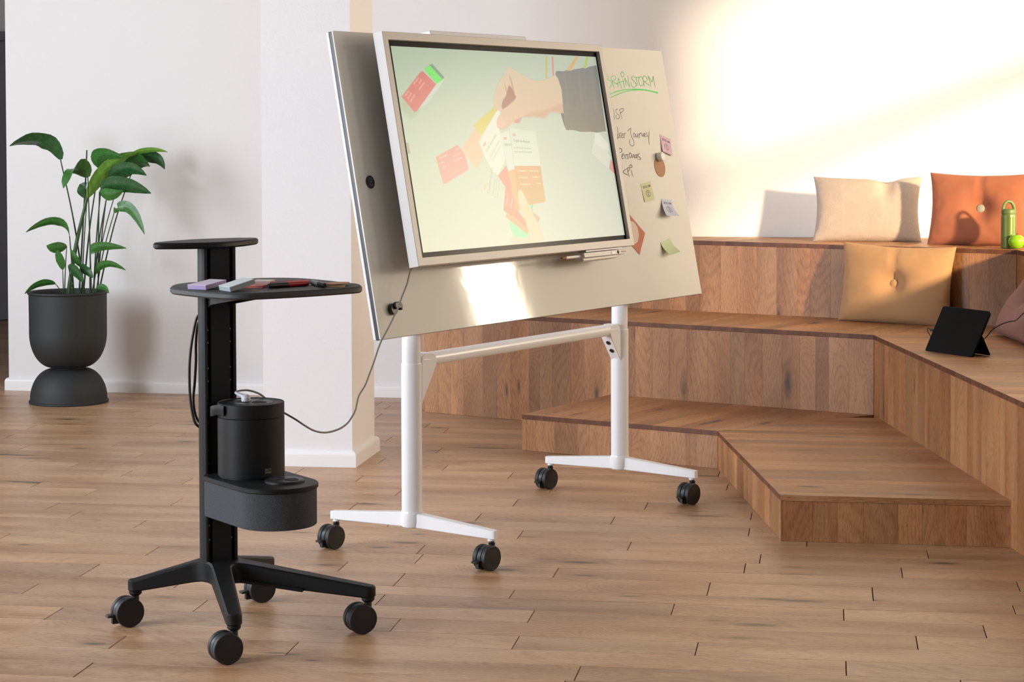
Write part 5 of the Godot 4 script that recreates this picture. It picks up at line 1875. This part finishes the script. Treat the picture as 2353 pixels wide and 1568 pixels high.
# ------------------------------------------------------------------ cushions
func cushion(called: String, label: String, m: Material, w: float, h: float, d: float, xf: Transform3D, button: Material, notch := Vector3.ZERO, seed_ := 1) -> Node3D:
	var t := thing(called, label, "cushion", xf.origin, "cushions on the stepped seating")
	var nz := FastNoiseLite.new()
	nz.seed = seed_
	nz.frequency = 2.2
	var n := 46
	var front := []
	var back := []
	for i in n + 1:
		var ra := PackedVector3Array()
		var rb := PackedVector3Array()
		for j in n + 1:
			var x := sin((float(i) / n * 2.0 - 1.0) * PI / 2)
			var y := sin((float(j) / n * 2.0 - 1.0) * PI / 2)
			var pull_x := 1.0 - 0.075 * (1.0 - y * y) * x * x
			var pull_y := 1.0 - (0.085 if y > 0.0 else 0.015) * (1.0 - x * x) * y * y
			var px := w / 2 * x * pull_x
			var py := h / 2 * y * pull_y
			var f := pow(maxf(0.0, (1.0 - pow(absf(x), 2.4)) * (1.0 - pow(absf(y), 2.4))), 0.42)
			f *= 1.0 - 0.10 * y
			# seam wrinkles that run in from the edges
			var edge := pow(maxf(absf(x), absf(y)), 6.0)
			f *= 1.0 + 0.16 * edge * nz.get_noise_2d(x * 2.6 + y * 0.4, y * 2.6 - x * 0.4 + 7.0)
			f += 0.05 * nz.get_noise_2d(x, y) * (1.0 - edge)
			var dz := f * d / 2
			if notch.z > 0.0:      # a dent pressed into the top edge
				var e := Vector2((px - notch.x) / 0.030, (py - notch.y) / 0.055).length_squared()
				dz -= notch.z * exp(-e) * 0.9
				py -= notch.z * 0.45 * exp(-pow((px - notch.x) / 0.05, 2.0)) * smoothstep(0.2, 1.0, y)
			var za := dz
			if button:
				var r := Vector2(px, py).length()
				za -= d * 0.30 * exp(-pow(r / 0.050, 2.0)) + d * 0.08 * exp(-pow(r / 0.12, 2.0))
				za -= 0.013 * exp(-pow((px - 0.006 * sin(py * 30.0)) / 0.011, 2.0)) * smoothstep(0.0, 0.04, py) * (1.0 - y * y * 0.5)
				za -= 0.005 * exp(-pow((px + py * 0.5) / 0.012, 2.0)) * smoothstep(0.0, 0.05, -py) * (1.0 - y * y)
			ra.append(Vector3(px, py, maxf(za, -d * 0.3)))
			rb.append(Vector3(px, py, -maxf(0.0, f * d / 2)))
		front.append(ra)
		back.append(rb)
	var s := Soup.new()
	for i in n:
		for j in n:
			var q := [Vector2(i, j) / n, Vector2(i + 1, j) / n, Vector2(i + 1, j + 1) / n, Vector2(i, j + 1) / n]
			s.tri(front[i][j], front[i + 1][j], front[i + 1][j + 1], q[0], q[1], q[2])
			s.tri(front[i][j], front[i + 1][j + 1], front[i][j + 1], q[0], q[2], q[3])
			s.tri(back[i][j], back[i + 1][j + 1], back[i + 1][j], q[0], q[2], q[1])
			s.tri(back[i][j], back[i][j + 1], back[i + 1][j + 1], q[0], q[3], q[2])
	var loc := Transform3D(xf.basis, Vector3.ZERO)
	part("cover", mesh_of(s, 75.0, true), m, t, loc)
	if button:
		var z := d / 2 * (1.0 - 0.6 - 0.16) + 0.004
		part("button", mesh_of(lathe(V2([0.0, -0.006, 0.0165, -0.006, 0.0185, -0.001, 0.0165, 0.0045, 0.010, 0.0075, 0.0, 0.0085]), 28, Transform3D(Basis(Vector3.RIGHT, PI / 2), Vector3(0, 0, z)))), button, t, loc)
	return t


# a cushion's own frame: x along its foot, leaning back by some degrees, turned by its roll in its own plane
func lean(foot_mid: Vector3, along: Vector3, back_deg: float, h: float, roll := 0.0, sink := 0.0) -> Transform3D:
	var ex := along.normalized()
	var out := Vector3(-ex.z, 0, ex.x)
	var up := (Vector3.UP * cos(deg_to_rad(back_deg)) - out * sin(deg_to_rad(back_deg))).normalized()
	var b := Basis(ex, up, ex.cross(up)).rotated(ex.cross(up).normalized(), deg_to_rad(roll))
	return Transform3D(b, foot_mid + up * (h / 2 - sink))


func fabric(c: Color, seed_: int, per_metre: float, amount: float, rim := 0.4) -> StandardMaterial3D:
	var m := bumpy(mat(c, 0.95, 0.0, 0.2), noise_map(0.28, seed_, 256, true, 4.0, FastNoiseLite.TYPE_SIMPLEX_SMOOTH, 3), per_metre, amount)
	m.rim_enabled = true
	m.rim = rim
	m.rim_tint = 0.6
	return m


func cushions() -> void:
	var weave := fabric(Color(0.70, 0.55, 0.40), 41, 9.0, 0.45)
	var terracotta := fabric(Color(0.65, 0.41, 0.31), 42, 9.0, 0.4)
	var boucle := fabric(Color(0.72, 0.66, 0.61), 43, 4.5, 1.3, 0.6)
	var mauve := fabric(Color(0.62, 0.47, 0.44), 44, 9.0, 0.40)
	var grey_button := mat(Color(0.62, 0.62, 0.56), 0.7)
	var wa := Vector3(0.978, 0, 0.205)
	var ta := Vector3(0.845, 0, 0.534)
	cushion("cushion", "cream fluffy cushion with a dent in its top, leftmost on the top step", boucle, 0.475, 0.295, 0.150, lean(Vector3(1.560, 0.775, -9.065), wa, 13.0, 0.295, 0.0, 0.004), null, Vector3(0.085, 0.10, 0.035), 3)
	cushion("cushion", "terracotta orange cushion with a pale button, behind the green bottle", terracotta, 0.46, 0.315, 0.150, lean(Vector3(1.985, 0.775, -8.735), Vector3(0.87, 0, 0.42), 10.0, 0.315, 0.0, 0.004), grey_button, Vector3.ZERO, 4)
	cushion("cushion", "tan button cushion half in sunlight on the middle step", weave, 0.50, 0.335, 0.155, lean(Vector3(1.592, 0.4595, -8.585), ta, 8.0, 0.335, -1.0, 0.004), weave, Vector3.ZERO, 5)
	cushion("cushion", "mauve cushion at the right edge behind the tablet", mauve, 0.50, 0.34, 0.150, lean(Vector3(1.895, 0.4595, -7.83), Vector3(0.02, 0, 1.0), 36.0, 0.34, 0.0, -0.012), mauve, Vector3.ZERO, 6)


# ------------------------------------------------------------------ bottle, apple, tablet
func bench_items() -> void:
	var c := Vector3(2.046, 0.775, -8.497)
	var t := thing("bottle", "green steel drinking bottle with a loop lid on the top step", "bottle", c)
	var x := Transform3D(Basis(), c)
	var g := mat(Color(0.42, 0.50, 0.27), 0.30, 0.35)
	wpart("body", lathe(V2([0.0, 0.0, 0.028, 0.0, 0.0305, 0.003, 0.0308, 0.02, 0.0308, 0.130, 0.0300, 0.136, 0.0292, 0.139, 0.0, 0.139]), 48, x), g, t)
	var lid := wpart("lid", lathe(V2([0.0, 0.139, 0.0285, 0.139, 0.0285, 0.143, 0.0300, 0.144, 0.0305, 0.152, 0.029, 0.159, 0.024, 0.163, 0.0, 0.163]), 40, x), mat(Color(0.36, 0.45, 0.22), 0.45), t)
	var arc := PackedVector3Array()
	for k in 17:
		var a := PI * k / 16.0
		arc.append(c + Vector3(cos(a) * 0.0235, 0.158 + sin(a) * 0.036, sin(0.4) * cos(a) * -0.006))
	wpart("loop", tube(arc, 0.0052, -1.0, 12, 1.3), mat(Color(0.36, 0.45, 0.22), 0.45), lid, 60.0)
	c = Vector3(2.065, 0.775, -8.440)
	t = thing("apple", "bright green apple in front of the green bottle", "apple", c)
	var ap := PackedVector2Array()
	for k in 25:
		var a := -PI / 2 + PI * k / 24.0
		var r := 0.0335 * cos(a) * (1.0 + 0.06 * sin(a))
		var yy := 0.032 + 0.031 * sin(a)
		if k > 19:
			yy -= 0.0065 * pow((k - 19) / 5.0, 1.6)
		if k < 4:
			yy += 0.004 * pow((4 - k) / 4.0, 1.4)
		ap.append(Vector2(maxf(r, 0.0), yy))
	var skin := mat(Color(0.52, 0.74, 0.12), 0.25)
	skin.subsurf_scatter_enabled = true
	skin.subsurf_scatter_strength = 0.15
	wpart("fruit", lathe(ap, 40, Transform3D(Basis(), c + Vector3(0, -0.001, 0))), skin, t, 60.0)
	wpart("stalk", tube(PackedVector3Array([c + Vector3(0, 0.052, 0), c + Vector3(0.001, 0.060, 0.001), c + Vector3(0.003, 0.066, 0.002)]), 0.0013, 0.0016, 7), mat(Color(0.25, 0.18, 0.08), 0.8), t)

	# tablet standing on its fold-out cover
	var bl := Vector3(1.505, 0.4595, -7.515)
	var ex := Vector3(0.4523, 0, 0.8919)
	var up := Vector3(0.4170, 0.8945, -0.2090).normalized()
	up = (up - ex * up.dot(ex)).normalized()
	var out := ex.cross(up).normalized()
	if out.x > 0.0:
		out = -out
	t = thing("tablet", "black tablet in a folding cover standing on the middle step", "tablet", bl + ex * 0.131)
	var px := Transform3D(Basis(ex, out, up), bl + ex * 0.1312 + up * 0.0905 + out * 0.0)
	wpart("cover", prism(rrect(0.2625, 0.181, 0.008, 4), -0.0045, 0.0, 0.001, px), M.black_deep, t)
	wpart("slab", prism(rrect(0.258, 0.176, 0.007, 4), -0.011, -0.0046, 0.001, px), M.bezel, t)
	var hinge := bl + up * 0.088 - out * 0.0112
	var foot := bl - Vector3(out.x, 0, out.z).normalized() * 0.088 + Vector3(0, 0.002, 0)
	var dn := (foot - hinge).normalized()
	var sx := Transform3D(Basis(ex, ex.cross(dn).normalized(), dn), (hinge + foot) / 2 + ex * 0.1312)
	wpart("stand", prism(rrect(0.258, hinge.distance_to(foot), 0.006, 4), -0.0014, 0.0014, 0.0005, sx), M.black_deep, t)
	# its cable goes off to the right, a second plug sticks out at the left
	t = thing("tablet_cable", "thin black cable running from the tablet to the right over the cushion", "cable", Vector3(1.72, 0.56, -7.36))
	wpart("cord", tube(smooth_path(V3([1.640, 0.500, -7.345, 1.662, 0.512, -7.315, 1.680, 0.530, -7.30, 1.702, 0.556, -7.30, 1.733, 0.575, -7.30, 1.764, 0.585, -7.30, 1.787, 0.588, -7.31, 1.818, 0.610, -7.33, 1.86, 0.635, -7.35, 1.93, 0.640, -7.36, 2.02, 0.60, -7.37]), 5), 0.0020, -1.0, 8), M.cable_black, t, 60.0)
	t = thing("adapter", "small black adapter plugged into the left side of the tablet", "adapter", bl + up * 0.09 - ex * 0.01)
	var ad := bl + up * 0.085 - ex * 0.002 - out * 0.007
	wpart("plug", box(Vector3(0.022, 0.006, 0.010), ad - ex * 0.009, 0.001, Basis(ex, out, up)), M.black_plastic, t)
	wpart("cord", tube(smooth_path(PackedVector3Array([ad - ex * 0.019, ad - ex * 0.034 + Vector3(0, 0.004, 0), ad - ex * 0.040 + Vector3(0, 0.002, 0), ad - ex * 0.034 - Vector3(0, 0.012, 0), ad - ex * 0.014 - Vector3(0, 0.036, 0) - out * 0.01]), 5), 0.0018, -1.0, 8), M.cable_black, t, 60.0)
